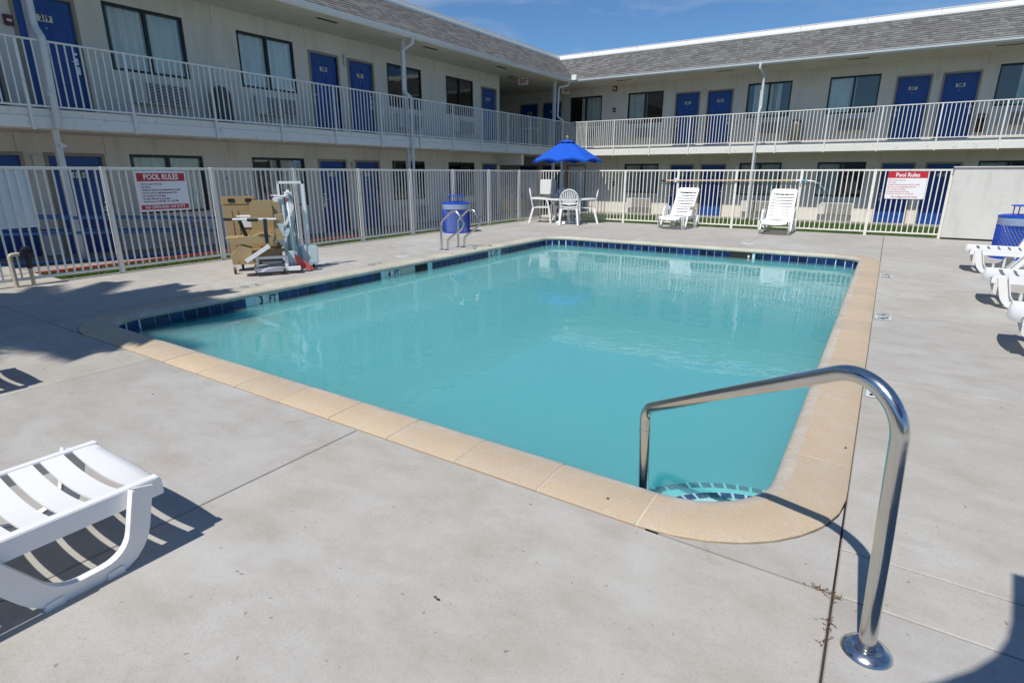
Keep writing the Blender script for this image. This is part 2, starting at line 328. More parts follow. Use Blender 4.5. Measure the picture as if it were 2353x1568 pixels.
def fillet(pts, r, n=8):
    """polyline with rounded corners; r radius or list"""
    pts = [Vector(p) for p in pts]; out = [pts[0]]
    for i in range(1, len(pts) - 1):
        rr = r[i - 1] if isinstance(r, (list, tuple)) else r
        a, b, c = pts[i - 1], pts[i], pts[i + 1]; d1 = (a - b).normalized(); d2 = (c - b).normalized()
        ang = d1.angle(d2); t = min(rr / math.tan(ang / 2), (a - b).length * .49, (c - b).length * .49)
        p1 = b + d1 * t; p2 = b + d2 * t
        for k in range(n + 1):
            q = k / n; out.append(p1 * (1 - q) ** 2 + b * 2 * q * (1 - q) + p2 * q * q)
    out.append(pts[-1]); return out

def arcfillet(pts, rads, n=14):
    pts = [Vector(p) for p in pts]; out = [pts[0]]
    for i in range(1, len(pts) - 1):
        b, d1, d2 = pts[i], (pts[i - 1] - pts[i]).normalized(), (pts[i + 1] - pts[i]).normalized(); ang = d1.angle(d2); r_ = rads[i - 1]
        c = b + (d1 + d2).normalized() * (r_ / math.sin(ang / 2)); t_ = r_ / math.tan(ang / 2); v1 = b + d1 * t_ - c; v2 = b + d2 * t_ - c; w = v1.angle(v2)
        for k in range(n + 1): q = k / n; out.append(c + v1 * (math.sin((1 - q) * w) / math.sin(w)) + v2 * (math.sin(q * w) / math.sin(w)))
    out.append(pts[-1]); return out
# ------------------------------------------------------------------ ground, deck
D = 0.32                                     # pool deck stands this much above the lawn and walks
PX0, PX1, PY0, PY1 = -6.44, -0.253, 2.31, 11.62; RI = 0.425; CW = 0.31
def rrect(off=0.0, n=10):
    """inner edge path of the coping: list of (point, outward normal)"""
    x0, x1, y0, y1 = PX0, PX1, PY0, PY1; L = []
    for (cx, cy, a0) in ((x1 - RI, y0 + RI, -90), (x1 - RI, y1 - RI, 0), (x0 + RI, y1 - RI, 90), (x0 + RI, y0 + RI, 180)):
        for k in range(n + 1):
            a = R(a0 + 90 * k / n); nx, ny = math.cos(a), math.sin(a)
            L.append((Vector((cx + RI * nx, cy + RI * ny, 0)) + Vector((nx, ny, 0)) * off, Vector((nx, ny, 0))))
    return L
g = MB(); 
for a in ((-300, -9.4, -300, 300), (1.5, 300, -300, 300), (-9.4, 1.5, -300, -8), (-9.4, 1.5, 16.3, 300)): g.quad((a[0], a[2], -0.02), (a[1], a[2], -0.02), (a[1], a[3], -0.02), (a[0], a[3], -0.02))
o = g.build('ground', ASPH); o['kind'] = 'structure'
deck = bpy.data.objects.new('pool_deck', None); COL.objects.link(deck); deck['kind'] = 'structure'
EX0, EX1, EY0, EY1 = PX0 - CW, PX1 + CW, PY0 - CW, PY1 + CW        # outer coping
gap = 0.004
DXL, DXR, DYF = -9.46, 12.0, 16.16
b = MB()                                      # bed beneath the slabs, seen in the joints
for a in ((DXL, EX0 - .0, -8, DYF), (EX1, DXR, -8, DYF), (EX0, EX1, -8, EY0), (EX0, EX1, EY1, DYF)): b.box(a[0], a[1], a[2], a[3], -0.3, D - 0.012)
b.build('slab_bed', DIRT, deck)
def slab(x0, x1, y0, y1, poly=None, parent=deck):
    m = MB(); g_ = gap
    P = poly or [(x0 + g_, y0 + g_), (x1 - g_, y0 + g_), (x1 - g_, y1 - g_), (x0 + g_, y1 - g_)]
    n = len(P); cx = sum(p[0] for p in P) / n; cy = sum(p[1] for p in P) / n
    if poly: m.prism(P, 'z', D - 0.1, D)
    else:
        e = 0.004
        Q = [(x0 + g_ + e, y0 + g_ + e), (x1 - g_ - e, y0 + g_ + e), (x1 - g_ - e, y1 - g_ - e), (x0 + g_ + e, y1 - g_ - e)]
        vs = [(*p, D - .1) for p in P] + [(*p, D - e) for p in P] + [(*p, D) for p in Q]
        m.add(vs, [(0, 1, 5, 4), (1, 2, 6, 5), (2, 3, 7, 6), (3, 0, 4, 7), (4, 5, 9, 8), (5, 6, 10, 9), (6, 7, 11, 10), (7, 4, 8, 11), (8, 9, 10, 11), (3, 2, 1, 0)])
    return m.build('deck_slab', CONC, parent)
xs = [DXL, -7.0, -4.75, -2.375, EX1, 2.6, 5.2, 8.6, DXR]
ysn = [-8, -5.5, -3.0, -0.6, EY0]
for i in range(len(xs) - 1):
    for j in range(len(ysn) - 1): slab(xs[i], xs[i + 1], ysn[j], ysn[j + 1])
ysr = [EY0, 2.30, 4.62, 7.0, 9.4, EY1, DYF]
for i in (4, 5, 6, 7):
    for j in range(len(ysr) - 1): slab(xs[i], xs[i + 1], ysr[j], ysr[j + 1])
ysl = [EY0, 4.3, 6.7, 9.2, EY1, DYF]
for j in range(len(ysl) - 1):
    slab(xs[0], xs[1], ysl[j], ysl[j + 1])
    if j < 4: slab(xs[1], EX0, ysl[j], ysl[j + 1])
slab(xs[1], xs[2], EY1, DYF); slab(xs[2], xs[3], EY1, DYF); slab(xs[3], xs[4], EY1, DYF)
RO = RI + CW                                  # small infill pieces beside the rounded coping corners
for (cx, cy, sx, sy, a0) in ((EX1 - RO, EY0 + RO, 1, -1, -90), (EX1 - RO, EY1 - RO, 1, 1, 0), (EX0 + RO, EY1 - RO, -1, 1, 90), (EX0 + RO, EY0 + RO, -1, -1, 180)):
    P = [(cx + (RO + .006) * math.cos(R(a0 + 90 * k / 12)), cy + (RO + .006) * math.sin(R(a0 + 90 * k / 12))) for k in range(13)]
    P.append((cx + sx * (RO - gap), cy + sy * (RO - gap))); 
    P = [(min(max(x, EX0 + gap), EX1 - gap), min(max(y, EY0 + gap), EY1 - gap)) for x, y in P]
    slab(0, 0, 0, 0, poly=P[::-1] if sx * sy > 99 else P)
# ------------------------------------------------------------------ pool
pool = thing('swimming_pool', 'rectangular swimming pool full of milky turquoise water with buff stone coping', 'pool', (0, 0, 0))
PT = rrect(0.0, 12)
S = [0.0]
PL = PT + [PT[0]]
for i in range(len(PT)): S.append(S[-1] + (PL[i + 1][0] - PL[i][0]).length)
TOT = S[-1]
def at(s):
    s = s % TOT
    import bisect
    i = max(0, min(len(PT) - 1, bisect.bisect_right(S, s) - 1)); L = S[i + 1] - S[i]; q = (s - S[i]) / L if L > 1e-9 else 0
    p = PL[i][0].lerp(PL[i + 1][0], q); n = PL[i][1].lerp(PL[i + 1][1], q).normalized(); return p, n
PROF = [(CW, -0.05), (CW, 0.004), (CW - .008, 0.011), (0.16, 0.016), (0.07, 0.018), (0.035, 0.013), (0.012, 0.002), (0.0, -0.014), (-0.002, -0.03), (0.006, -0.045), (0.03, -0.052)]
def sweep(s0, s1, prof, z0=D, step=0.05):
    n = max(2, int((s1 - s0) / step) + 1); m = MB(); k = len(prof); vs = []
    for i in range(n + 1):
        p, nn = at(s0 + (s1 - s0) * i / n)
        for (o_, z) in prof: vs.append((p.x + nn.x * o_, p.y + nn.y * o_, z0 + z))
    fs = [(i * k + j, i * k + (j + 1) % k, (i + 1) * k + (j + 1) % k, (i + 1) * k + j) for i in range(n) for j in range(k)]
    m.add(vs, fs, True); o_ = len(m.v) - len(vs); m.f += [tuple(range(k))[::-1], tuple(n * k + j for j in range(k))]; m.sm += [False, False]; return m
NST = 62
for i in range(NST):
    s0 = TOT * i / NST + 0.0035; s1 = TOT * (i + 1) / NST - 0.0035
    dz = random.uniform(-.0015, .0015)
    pm0, nm0 = at((s0 + s1) / 2); pale = (nm0.x < -.9 and pm0.y > 3.4) or (nm0.y > .8) or (nm0.x < -.3 and nm0.y > .3)
    so = sweep(s0, s1, [(a, z + dz) for a, z in PROF], step=0.09).build('coping_stone', PALEC if pale else COPING, pool)
    so.data.materials.append(PALEC if pale else LIPM); k_ = len(PROF)
    for pi_, pg in enumerate(so.data.polygons):
        if pi_ < len(so.data.polygons) - 2 and pi_ % k_ in (4, 5, 6, 7, 8, 9): pg.material_index = 1
mp_ = sweep(0, TOT, [(CW - .003, -0.06), (CW - .003, 0.002), (CW - .012, 0.0085), (0.16, 0.0140), (0.07, 0.0160), (0.035, 0.011), (0.014, .0005), (0.002, -0.014), (0.0, -0.03), (0.009, -0.044), (0.03, -0.0535)], step=0.1)
mp_.build('coping_mortar', MORTAR, pool)
# basin
bs = MB(); Pn = rrect(0.028, 10); n = len(Pn)
zt, zb = D - 0.05, -1.15
vs = [(p.x, p.y, zt) for p, _ in Pn] + [(p.x, p.y, zb) for p, _ in Pn]
bs.add(vs, [(i, (i + 1) % n, n + (i + 1) % n, n + i) for i in range(n)] + [tuple(range(n, 2 * n))]); bs.build('basin', PLASTER, pool)
WZ = D - 0.158
wm = MB(); Pw = rrect(0.027, 10); nw = len(Pw); wm.add([(p.x, p.y, WZ) for p, _ in Pw] + [(p.x, p.y, -1.14) for p, _ in Pw], [tuple(range(nw)), tuple(range(nw, 2 * nw))[::-1]] + [(i, (i + 1) % nw, nw + (i + 1) % nw, nw + i) for i in range(nw)])
wo = wm.build('water', WATER); wo['kind'] = 'structure'
# waterline tiles: pitch .152 on the path; skip marker tiles and skimmers
def s_of(x=None, y=None):            # path parameter on the left (x=PX0) side or far side
    best = None
    for i in range(4000):
        p, nn = at(TOT * i / 4000); d = (p.x - x) ** 2 + (p.y - y) ** 2
        if best is None or d < best[0]: best = (d, TOT * i / 4000)
    return best[1]
tm = MB(); tm.box(-.0725, .0725, -.006, 0.004, -.0725, .0725, bev=0.003); TM = tm.mesh('tile', TILE); TMW = tm.mesh('tile', WTILE)
NT_ = 200; pitch = TOT / round(TOT / 0.152); ZT = D - 0.055 - 0.076
marks = [(4.00, '3'), (6.25, '4'), (9.07, '5')]
sk_left = (6.93, 7.25); patch = (6.58, 6.93); sk_far = (-2.45, -2.03)
tileset = bpy.data.objects.new('tile_band', None); COL.objects.link(tileset); tileset.parent = pool
def put_tile(s, me, name='tile', lab=None, dx=0.0):
    p, nn = at(s); q = p + nn * (0.026 - dx); ang = math.atan2(nn.y, nn.x) - math.pi / 2
    o_ = ob(name, me, tileset, M=Matrix.Translation((q.x, q.y, ZT)) @ Matrix.Rotation(ang, 4, 'Z')); return o_
used = []
for y0, dg in marks:
    for k, tx in enumerate((dg, 'FT')):
        y = y0 + 0.083 + k * 0.165; q = Vector((PX0 - 0.026, y, ZT)); M = Matrix.Translation(q) @ Matrix.Rotation(R(90), 4, 'Z')
        o_ = ob('marker_tile', TMW, tileset, M=M @ Matrix.Diagonal((1.1, 1, 1, 1)))
        t_ = text_mesh(tx, 0.125 if k else 0.14, BLACKP, 0.0006, 0.004, sx=0.85); ob('numeral', t_, tileset, M=M @ Matrix.Translation((0, -0.0085, 0.012)))
nt = round(TOT / pitch)
for i in range(nt):
    s = (i + 0.5) * pitch; p, nn = at(s)
    if nn.x < -0.9:
        if any(y0 - 0.06 < p.y < y0 + 0.39 for y0, _ in marks) or patch[0] - .02 < p.y < sk_left[1] + .06: continue
    if nn.y > 0.9 and sk_far[0] - .06 < p.x < sk_far[1] + .06: continue
    put_tile(s, TM)
m = MB(); m.box(PX0 - 0.033, PX0 - 0.018, patch[0], patch[1], ZT - .08, ZT + .078); m.build('mortar_patch', LIME, pool)
m = MB(); m.box(PX0 - 0.06, PX0 - 0.021, sk_left[0], sk_left[1], ZT - .09, ZT + .075); m.build('skimmer_mouth', DARK, pool)
m = MB(); m.box(sk_far[0], sk_far[1], PY1 + .020, PY1 + .06, ZT - .09, ZT + .075); m.build('skimmer_mouth', DARK, pool)
m = MB(); m.box(sk_far[0] + .34, sk_far[0] + .37, PY1 + .012, PY1 + .02, ZT - .02, ZT + .03); m.build('skimmer_clip', PLATE, pool)
# corner steps
SCX, SCY = PX1 + 0.02, PY0 - 0.02
for r_, zt_ in ((0.55, 0.140), (0.74, 0.085), (0.95, -0.05)):
    P = [(SCX, SCY)] + [(SCX + r_ * math.cos(R(90 + 90 * k / 20)), SCY + r_ * math.sin(R(90 + 90 * k / 20))) for k in range(21)]
    m = MB(); m.prism(P, 'z', zt_ - 0.24, zt_); m.build('step', PLASTER, pool)
    m2 = MB(); nb = int(r_ * 1.57 / 0.07)
    for k in range(nb):
        a = R(92 + 86 * k / nb); w = R(86 / nb * 0.78); pr = [(r_ - 0.055, a), (r_ - 0.008, a), (r_ - 0.008, a + w), (r_ - 0.055, a + w)]
        m2.quad(*[(SCX + q * math.cos(t), SCY + q * math.sin(t), zt_ + 0.004) for q, t in pr])
    m2.build('step_edge_tiles', TILE, pool)
# skimmer lids, deck markers
for (x, y, lb) in ((-7.15, 7.37, 'round white skimmer lid in the deck beside the left coping'), (-2.36, 12.74, 'round white skimmer lid behind the far coping')):
    m = MB(); m.lathe([(0.0, .006), (0.10, .007), (0.125, .005), (0.13, 0.0)], (x, y, D + .001), 28); m.build('skimmer_lid', WTILE, deck)
def deck_marker(x, y, num, rz, lb):
    t = thing('depth_marker', lb, 'depth marker', (x, y, D + 0.002), rz)
    m = MB(); m.box(-.155, .155, -.078, .078, 0, .004, bev=.002); m.build('tile', WTILE, t)
    ob('numeral', text_mesh(num, 0.13, BLACKP, 0.0005, 0.003, rot='flat'), t, loc=(-.10, 0, .0055)); ob('unit', text_mesh('FT', 0.045, BLACKP, 0.0005, 0.001, rot='flat'), t, loc=(-.045, -.04, .0055))
    r_ = MB(); n_ = 20
    for i in range(n_):
        a, b_ = 2 * math.pi * i / n_, 2 * math.pi * (i + 1) / n_
        r_.quad(*[(0.075 + q * math.cos(w), q * math.sin(w), .006) for q, w in ((.062, a), (.054, a), (.054, b_), (.062, b_))])
    r_.quad((.035, .045, .007), (.030, .038, .007), (.115, -.045, .007), (.12, -.038, .007))
    r_.quad((.04, -.005, .0065), (.045, .012, .0065), (.085, .016, .0065), (.10, .0, .0065)); r_.quad((.045, -.02, .0065), (.045, -.014, .0065), (.11, -.014, .0065), (.11, -.02, .0065))
    r_.build('no_diving_symbol', BLACKP, t)
deck_marker(0.155, 9.69, '5', R(90), 'white 5 foot depth marker tile in the deck right of the far coping corner')
deck_marker(0.150, 6.83, '4', R(90), 'white 4 foot no diving marker tile right of the pool')
deck_marker(0.155, 4.35, '3', R(90), 'white 3 foot marker tile partly behind the foreground handrail')
deck_marker(-6.86, 4.20, '3', R(-90), 'worn depth marker tile on the deck in front of the pool lift')
deck_marker(-6.86, 6.42, '4', R(-90), 'worn depth marker tile on the deck between pool lift and ladder')
deck_marker(-6.86, 9.25, '5', R(-90), 'worn depth marker tile on the deck past the pool ladder')

# ------------------------------------------------------------------ grass strips and walks
m = MB(); m.quad((-10.66, -8, .22), (-9.5, -8, .22), (-9.5, 16.2, .22), (-10.66, 16.2, .22)); m.quad((-12.3, 16.2, 0), (14, 16.2, 0), (14, 24.6, 0), (-12.3, 24.6, 0)); m.quad((-10.66, 16.2, .22), (-9.5, 16.2, .22), (-9.5, 17.2, 0), (-10.66, 17.2, 0))
o = m.build('lawn', SOIL); o['kind'] = 'structure'
def blades(areas, n):
    V = []; F = []; tot = sum((a[1] - a[0]) * (a[3] - a[2]) * a[5] for a in areas)
    for (x0, x1, y0, y1, zg, wgt) in areas:
        k = int(n * (x1 - x0) * (y1 - y0) * wgt / tot)
        P = np.c_[RNG.uniform(x0, x1, k), RNG.uniform(y0, y1, k)]; A = RNG.uniform(0, math.pi, k); H = RNG.uniform(.05, .11, k); L = RNG.normal(0, .03, (k, 2)); w = .006
        for i in range(k):
            x, y = P[i]; c, s_ = math.cos(A[i]) * w, math.sin(A[i]) * w; j = len(V)
            V += [(x - c, y - s_, zg), (x + c, y + s_, zg), (x + L[i, 0], y + L[i, 1], zg + H[i])]; F.append((j, j + 1, j + 2))
    me = bpy.data.meshes.new('grass'); me.from_pydata(V, [], F); me.materials.append(GRASS); o_ = ob('grass', me); o_['kind'] = 'stuff'; return o_
blades([(-10.65, -9.55, 3.15, 9, .22, 2.2), (-10.65, -9.55, 9, 16.2, .22, .9), (-9.5, 2, 19.2, 23.4, 0, .6), (-9.5, 2, 16.25, 19.2, 0, .15)], 70000)
m = MB(); m.box(-13.5, -10.77, 7.2, 22.0, -.05, .10); m.box(-20, -12.0, 22.0, 24.6, -.05, .03); m.box(-20, -13.5, 19.8, 22.0, -.05, .03); m.box(-12.0, 14, 23.5, 24.6, -.05, .03)
m.prism([(-3, .28), (2.5, .28), (7.2, .10), (7.2, -.05), (-3, -.05)], 'x', -13.5, -10.77)
o = m.build('walkway', CONC2); o['kind'] = 'structure'
m = MB(); m.box(-10.76, -10.665, -3, 9.5, -.05, .30, bev=.02); o = m.build('red_kerb', REDCURB); o['kind'] = 'structure'
m = MB(); m.box(-12.2, -9.5, -8, 3.1, -.05, D - .02); o = m.build('pavement', CONC); o['kind'] = 'structure'
m = MB(); m.box(-9.54, -9.46, -8, 16.24, -.1, D - .004); m.box(-9.46, 1.2, 16.16, 16.24, -.1, D - .004); o = m.build('deck_edge_kerb', CONC2); o['kind'] = 'structure'

# ------------------------------------------------------------------ the motel
motel = thing('motel_building', 'two storey cream stucco motel with blue doors and grey shingle mansard roof round the pool', 'building')
ML = Matrix.Translation((-13.5, 0, 0)) @ Matrix.Rotation(R(90), 4, 'Z')     # local x=u (world +Y), local y = into the wall
MR = Matrix.Translation((0, 24.6, 0))
Z2, ZS = 2.78, 5.37
def wall(M, u0, u1, z0, z1, holes, name='wall'):
    us = sorted({u0, u1, *[h[0] for h in holes], *[h[1] for h in holes]}); zs = sorted({z0, z1, *[h[2] for h in holes], *[h[3] for h in holes]}); m = MB()
    for i in range(len(us) - 1):
        for j in range(len(zs) - 1):
            cu_, cz = (us[i] + us[i + 1]) / 2, (zs[j] + zs[j + 1]) / 2
            if any(h[0] < cu_ < h[1] and h[2] < cz < h[3] for h in holes): continue
            m.quad((us[i], 0, zs[j]), (us[i + 1], 0, zs[j]), (us[i + 1], 0, zs[j + 1]), (us[i], 0, zs[j + 1]))
    for (a, b_, c, d) in holes:
        t = 0.14; m.quad((a, 0, c), (a, 0, d), (a, t, d), (a, t, c)); m.quad((b_, 0, c), (b_, t, c), (b_, t, d), (b_, 0, d)); m.quad((a, 0, d), (b_, 0, d), (b_, t, d), (a, t, d)); m.quad((a, 0, c), (a, t, c), (b_, t, c), (b_, 0, c))
    me = bpy.data.meshes.new(name); me.from_pydata(m.v, [], m.f); me.materials.append(STUCCO); return ob(name, me, motel, M=M)
# door prototype meshes (origin at the left foot)
DW, DH = 0.90, 2.01
dm = MB(); dm.box(0, DW, 0.055, 0.10, 0, DH)
def raised(m, x0, x1, z0, z1):
    for (a, b_, c, d, y) in ((x0, x1, z0, z1, .052),):
        w = .012; m.box(a, b_, y - .004, .056, c, c + w); m.box(a, b_, y - .004, .056, d - w, d); m.box(a, a + w, y - .004, .056, c + w, d - w); m.box(b_ - w, b_, y - .004, .056, c + w, d - w)
        m.box(a + .04, b_ - .04, y - .006, .056, c + .04, d - .04)
for x0, x1 in ((.12, .41), (.49, .78)):
    raised(dm, x0, x1, 1.66, 1.86); raised(dm, x0, x1, .92, 1.56); raised(dm, x0, x1, .20, .80)
DOOR = dm.mesh('door', DOORB)
fm = MB(); t = .06
for (a, b_, c, d) in ((-t, 0.0, 0, DH + t), (DW, DW + t, 0, DH + t), (0.0, DW, DH, DH + t)): fm.box(a, b_, -.018, .06, c, d)
DFR = fm.mesh('door_frame', TRIM)
sm_ = MB(); sm_.box(0, DW, .0, .10, -.03, .0); SILL = sm_.mesh('threshold', ACM)
def handle(side):
    m = MB(); x = .07 if side < 0 else DW - .07
    m.box(x - .03, x + .03, .035, .054, .93, 1.05, bev=.006); m.box(x - .035, x + .035, .035, .054, .76, .90, bev=.006); m.tube([(x, .03, .98), (x, -.01, .98), (x - side * .11, -.012, .975)], .011, 8); m.tube([(x, .045, 1.12), (x, .02, 1.12)], .025, 10); return m.mesh('door_handle', BRUSH)
HL, HR = handle(-1), handle(1)
pm = MB(); pm.box(-.12, .12, .035, .052, -.055, .055, bev=.006); NPL = pm.mesh('number_plate', PLATE)
pk = MB(); pk.tube([(0, .055, 0), (0, .04, 0)], .012, 10); PEEP = pk.mesh('peephole', BRUSH)
def door(M, u, z, num, side, parent=motel):
    d = ob('door', DOOR, parent, M=M @ Matrix.Translation((u, 0, z)))
    ob('door_frame', DFR, d); ob('threshold', SILL, d); ob('door_handle', HL if side < 0 else HR, d); ob('peephole', PEEP, d, loc=(.45, 0, 1.50))
    if num:
        ob('number_plate', NPL, d, loc=(.45, 0, 1.66)); ob('room_number', text_mesh(num, .115, BLACKP, .001, .006, sx=.92), d, loc=(.45, .0335, 1.66))
    return d
WW, WH = 1.55, 1.23
wf = MB(); f = .045
for (a, b_, c, d) in ((0, f, 0, WH), (WW - f, WW, 0, WH), (f, WW - f, 0, f), (f, WW - f, WH - f * 1.3, WH), (WW / 2 - .03, WW / 2 + .03, f, WH - f * 1.3)): wf.box(a, b_, -.006, .07, c, d)
WFR = wf.mesh('window_frame', BRONZE)
gm = [MB().box(f, WW / 2 - .03, .045, .049, f, WH - f).mesh('pane', GLASS), MB().box(WW / 2 + .03, WW - f, .03, .034, f, WH - f).mesh('pane', GLASS)]
wr = MB(); wr.box(-.6, WW + .6, .16, 2.4, -.8, WH + .3)
RM = wr.mesh('room_interior', ROOMD)
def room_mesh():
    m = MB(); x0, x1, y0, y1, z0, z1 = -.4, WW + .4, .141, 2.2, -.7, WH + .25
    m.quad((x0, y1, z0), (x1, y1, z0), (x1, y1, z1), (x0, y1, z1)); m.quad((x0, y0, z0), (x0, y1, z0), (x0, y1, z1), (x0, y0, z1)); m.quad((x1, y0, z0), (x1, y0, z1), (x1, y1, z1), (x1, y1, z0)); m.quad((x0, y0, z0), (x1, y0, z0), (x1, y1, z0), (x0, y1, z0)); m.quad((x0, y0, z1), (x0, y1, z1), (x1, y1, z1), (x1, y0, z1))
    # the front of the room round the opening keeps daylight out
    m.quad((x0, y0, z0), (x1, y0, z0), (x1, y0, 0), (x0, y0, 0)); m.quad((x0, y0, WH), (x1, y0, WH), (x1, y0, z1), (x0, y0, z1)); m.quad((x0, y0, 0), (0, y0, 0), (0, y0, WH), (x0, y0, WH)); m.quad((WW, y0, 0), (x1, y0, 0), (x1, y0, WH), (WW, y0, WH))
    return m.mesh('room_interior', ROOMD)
RM = room_mesh()
def curtain(a, b_, seed):
    rr = random.Random(seed); n = int((b_ - a) / .012); m = MB(); vs = []; ph = rr.uniform(0, 6); pf = rr.uniform(36, 48)
    for i in range(n + 1):
        u = a + (b_ - a) * i / n; y = .105 + .038 * math.sin(pf * .62 * u + ph + 1.2 * math.sin(5 * u + ph)) + .008 * math.sin(17 * u)
        for z in (-.15, WH * .5, WH + .05): vs.append((u, y + (.01 * math.sin(9 * u) if z < 0 else 0), z))
    fs = [(i * 3 + k, i * 3 + 3 + k, i * 3 + 4 + k, i * 3 + 1 + k) for i in range(n) for k in (0, 1)]; m.add(vs, fs, True); return m.mesh('curtain', CURTAIN)
CURT = {'full': [curtain(0.0, 1.55, 1)], 'right': [curtain(.55, 1.55, 2)], 'left': [curtain(0, .85, 3)], 'mid': [curtain(.22, 1.2, 4)], 'most': [curtain(.12, 1.5, 5)]}
def window(M, u, z, cur='full'):
    w = ob('window', WFR, motel, M=M @ Matrix.Translation((u, 0, z)))
    for me in gm: ob('pane', me, w)
    for me in CURT[cur]: ob('curtain', me, w)
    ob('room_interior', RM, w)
ac = MB(); ac.box(0, 1.12, -.17, .0, 0, .43, bev=.008); ACB = ac.mesh('air_conditioner', ACM)
ag = MB()
for k in range(13): ag.box(.24, 1.08, -.188, -.172, .035 + k * .029, .035 + k * .029 + .012)
ACG = ag.mesh('grille_slats', ACM); ad = MB(); ad.box(.235, 1.085, -.1725, -.168, .025, .405); ACD = ad.mesh('grille_recess', DARK)
def aircon(M, u, z): a = ob('air_conditioner', ACB, motel, M=M @ Matrix.Translation((u, 0, z))); ob('grille_recess', ACD, a); ob('grille_slats', ACG, a)
lm = MB(); lm.box(-.045, .045, -.09, 0, 0, .10, bev=.006); lm.box(-.035, .035, -.06, -.004, -.20, 0, bev=.006); LMP = lm.mesh('wall_light', ACM)
def wlight(M, u, z): ob('wall_light', LMP, motel, M=M @ Matrix.Translation((u, 0, z)))
# --- left wing
UL0 = -4.0
wl = [(u, c) for u, c in ((-1.70, 'full'), (1.1, 'full'), (5.98, 'full'), (8.78, 'full'), (13.67, 'right'), (16.5, 'left'))]
dl = [(-3.14, -1), (3.22, -1), (4.55, 1), (10.84, -1), (12.16, 1), (18.62, -1)]
numsL = {0: ['', '218', '219', '220', '221', '222'], 1: ['', '114', '115', '116', '117', '118']}
for fl, (dz, wz, acz, lab) in enumerate(((Z2 + .03, 3.745, 3.14, 0), (0.05, 0.895, .27, 1))):
    H = []
    for k, (u, c) in enumerate(wl):
        H.append((u, u + WW, wz, wz + WH)); window(ML, u, wz, ('full', 'full', 'most', 'full', 'right', 'left')[k] if fl == 0 else ('full', 'full', 'most', 'right', 'mid', 'full')[k]); aircon(ML, u + .26, acz)
    for k, (u, sd_) in enumerate(dl):
        H.append((u, u + DW, dz, dz + DH)); door(ML, u, dz, numsL[fl][k], sd_)
    wall(ML, UL0, 19.8, (0 if fl else Z2), (2.47 if fl else ZS), H)
    for u in (4.33, 12.0): wlight(ML, u, (4.84 if fl == 0 else 1.96))
# --- right wing
wrx = [(-12.83, 'right'), (-10.05, 'left'), (-5.18, 'mid'), (-2.40, 'left'), (2.32, 'right'), (5.1, 'full')]
drx = [(-15.50, -1), (-14.24, 1), (-7.93, -1), (-6.64, 1), (-.33, -1), (.95, 1), (7.4, -1), (8.7, 1)]
numsR = {0: ['223', '224', '225', '226', '227', '228', '', ''], 1: ['', '', '119', '120', '121', '122', '', '']}
for fl, (dz, wz, acz) in enumerate(((Z2 + .05, 3.79, 3.18), (0.03, 0.90, .26))):
    H = []
    for k, (u, c) in enumerate(wrx):
        if fl and k == 0: continue
        H.append((u, u + WW, wz, wz + WH)); window(MR, u, wz, c if fl == 0 else ('full', 'full', 'full', 'left', 'left', 'full')[k]); aircon(MR, u + .24, acz)
    for k, (u, sd_) in enumerate(drx): H.append((u, u + DW, dz, dz + DH)); door(MR, u, dz, numsR[fl][k], sd_)
    wall(MR, -19.5, 12, (0 if fl else Z2), (2.47 if fl else ZS), H)
    for u in (-14.4 + .03, -6.83, .76, 8.55): wlight(MR, u, (4.9 if fl == 0 else 1.96))
# white service door on the ground floor, right wing
m = MB(); m.box(-12.85, -12.0, -.012, .02, .03, 2.04); sdoor = m.build('service_door', PLATE, motel, M=MR)
m = MB()
for (a, b_, c, d) in ((-12.91, -12.85, .03, 2.1), (-12.0, -11.94, .03, 2.1), (-12.85, -12.0, 2.04, 2.1)): m.box(a, b_, -.02, .01, c, d)
m.build('door_frame', TRIM, sdoor)
# vertical control joints in the stucco
m = MB()
for u in (4.1, 5.54, 8.2, 10.72, 13.14, 15.9, 18.5): m.box(u, u + .008, -.003, 0, 4.92, ZS); m.box(u, u + .008, -.003, 0, 2.1, 2.46)
m.build('control_joints', TRIM, motel, M=ML)
m = MB()
for u in (-8.05, -5.62, -.46, 1.98): m.box(u, u + .008, -.003, 0, 5.0, ZS); m.box(u, u + .008, -.003, 0, 2.12, 2.46)
m.build('control_joints', TRIM, motel, M=MR)
# return wall at the breezeway, inner walls and far end
m = MB()
for z0, z1 in ((0, 2.47), (Z2, ZS)):
    m.quad((-13.5, 19.8, z0), (-13.5, 19.8, z1), (-19.5, 19.8, z1), (-19.5, 19.8, z0)); m.quad((-19.5, 19.8, z0), (-19.5, 24.6, z0), (-19.5, 24.6, z1), (-19.5, 19.8, z1))
m.build('breezeway_wall', STUCCO, motel)
# floors and soffits (L-shaped): balcony slab edge X=-12.1, Y=23.2
BX, BY = -12.1, 23.28
def Lshape(m, bx, by, z0, z1):
    P = [(-21.5, -4), (bx, -4), (bx, by), (12, by), (12, 32), (-21.5, 32)]; m.prism(P, 'z', z0, z1)
m = MB(); Lshape(m, BX, BY, 2.66, Z2); m.build('balcony_slab', TRIMW, motel)
m = MB(); P = [(-21.4, -3.9), (BX - .06, -3.9), (BX - .06, BY + .06), (11.9, BY + .06), (11.9, 31.9), (-21.4, 31.9)]; m.prism(P, 'z', Z2 + .001, Z2 + .006); m.build('balcony_floor', FLOORM, motel)
m = MB(); Lshape(m, BX + .015, BY - .015, 2.47, 2.656); 
m.build('balcony_fascia', TRIMW, motel)
m = MB(); P = [(-21.4, -3.9), (BX - .1, -3.9), (BX - .1, BY + .1), (11.9, BY + .1), (11.9, 31.9), (-21.4, 31.9)]; m.prism(P, 'z', 2.455, 2.468); m.build('lower_soffit', SOFFIT, motel)
GX, GY = -11.87, 22.88
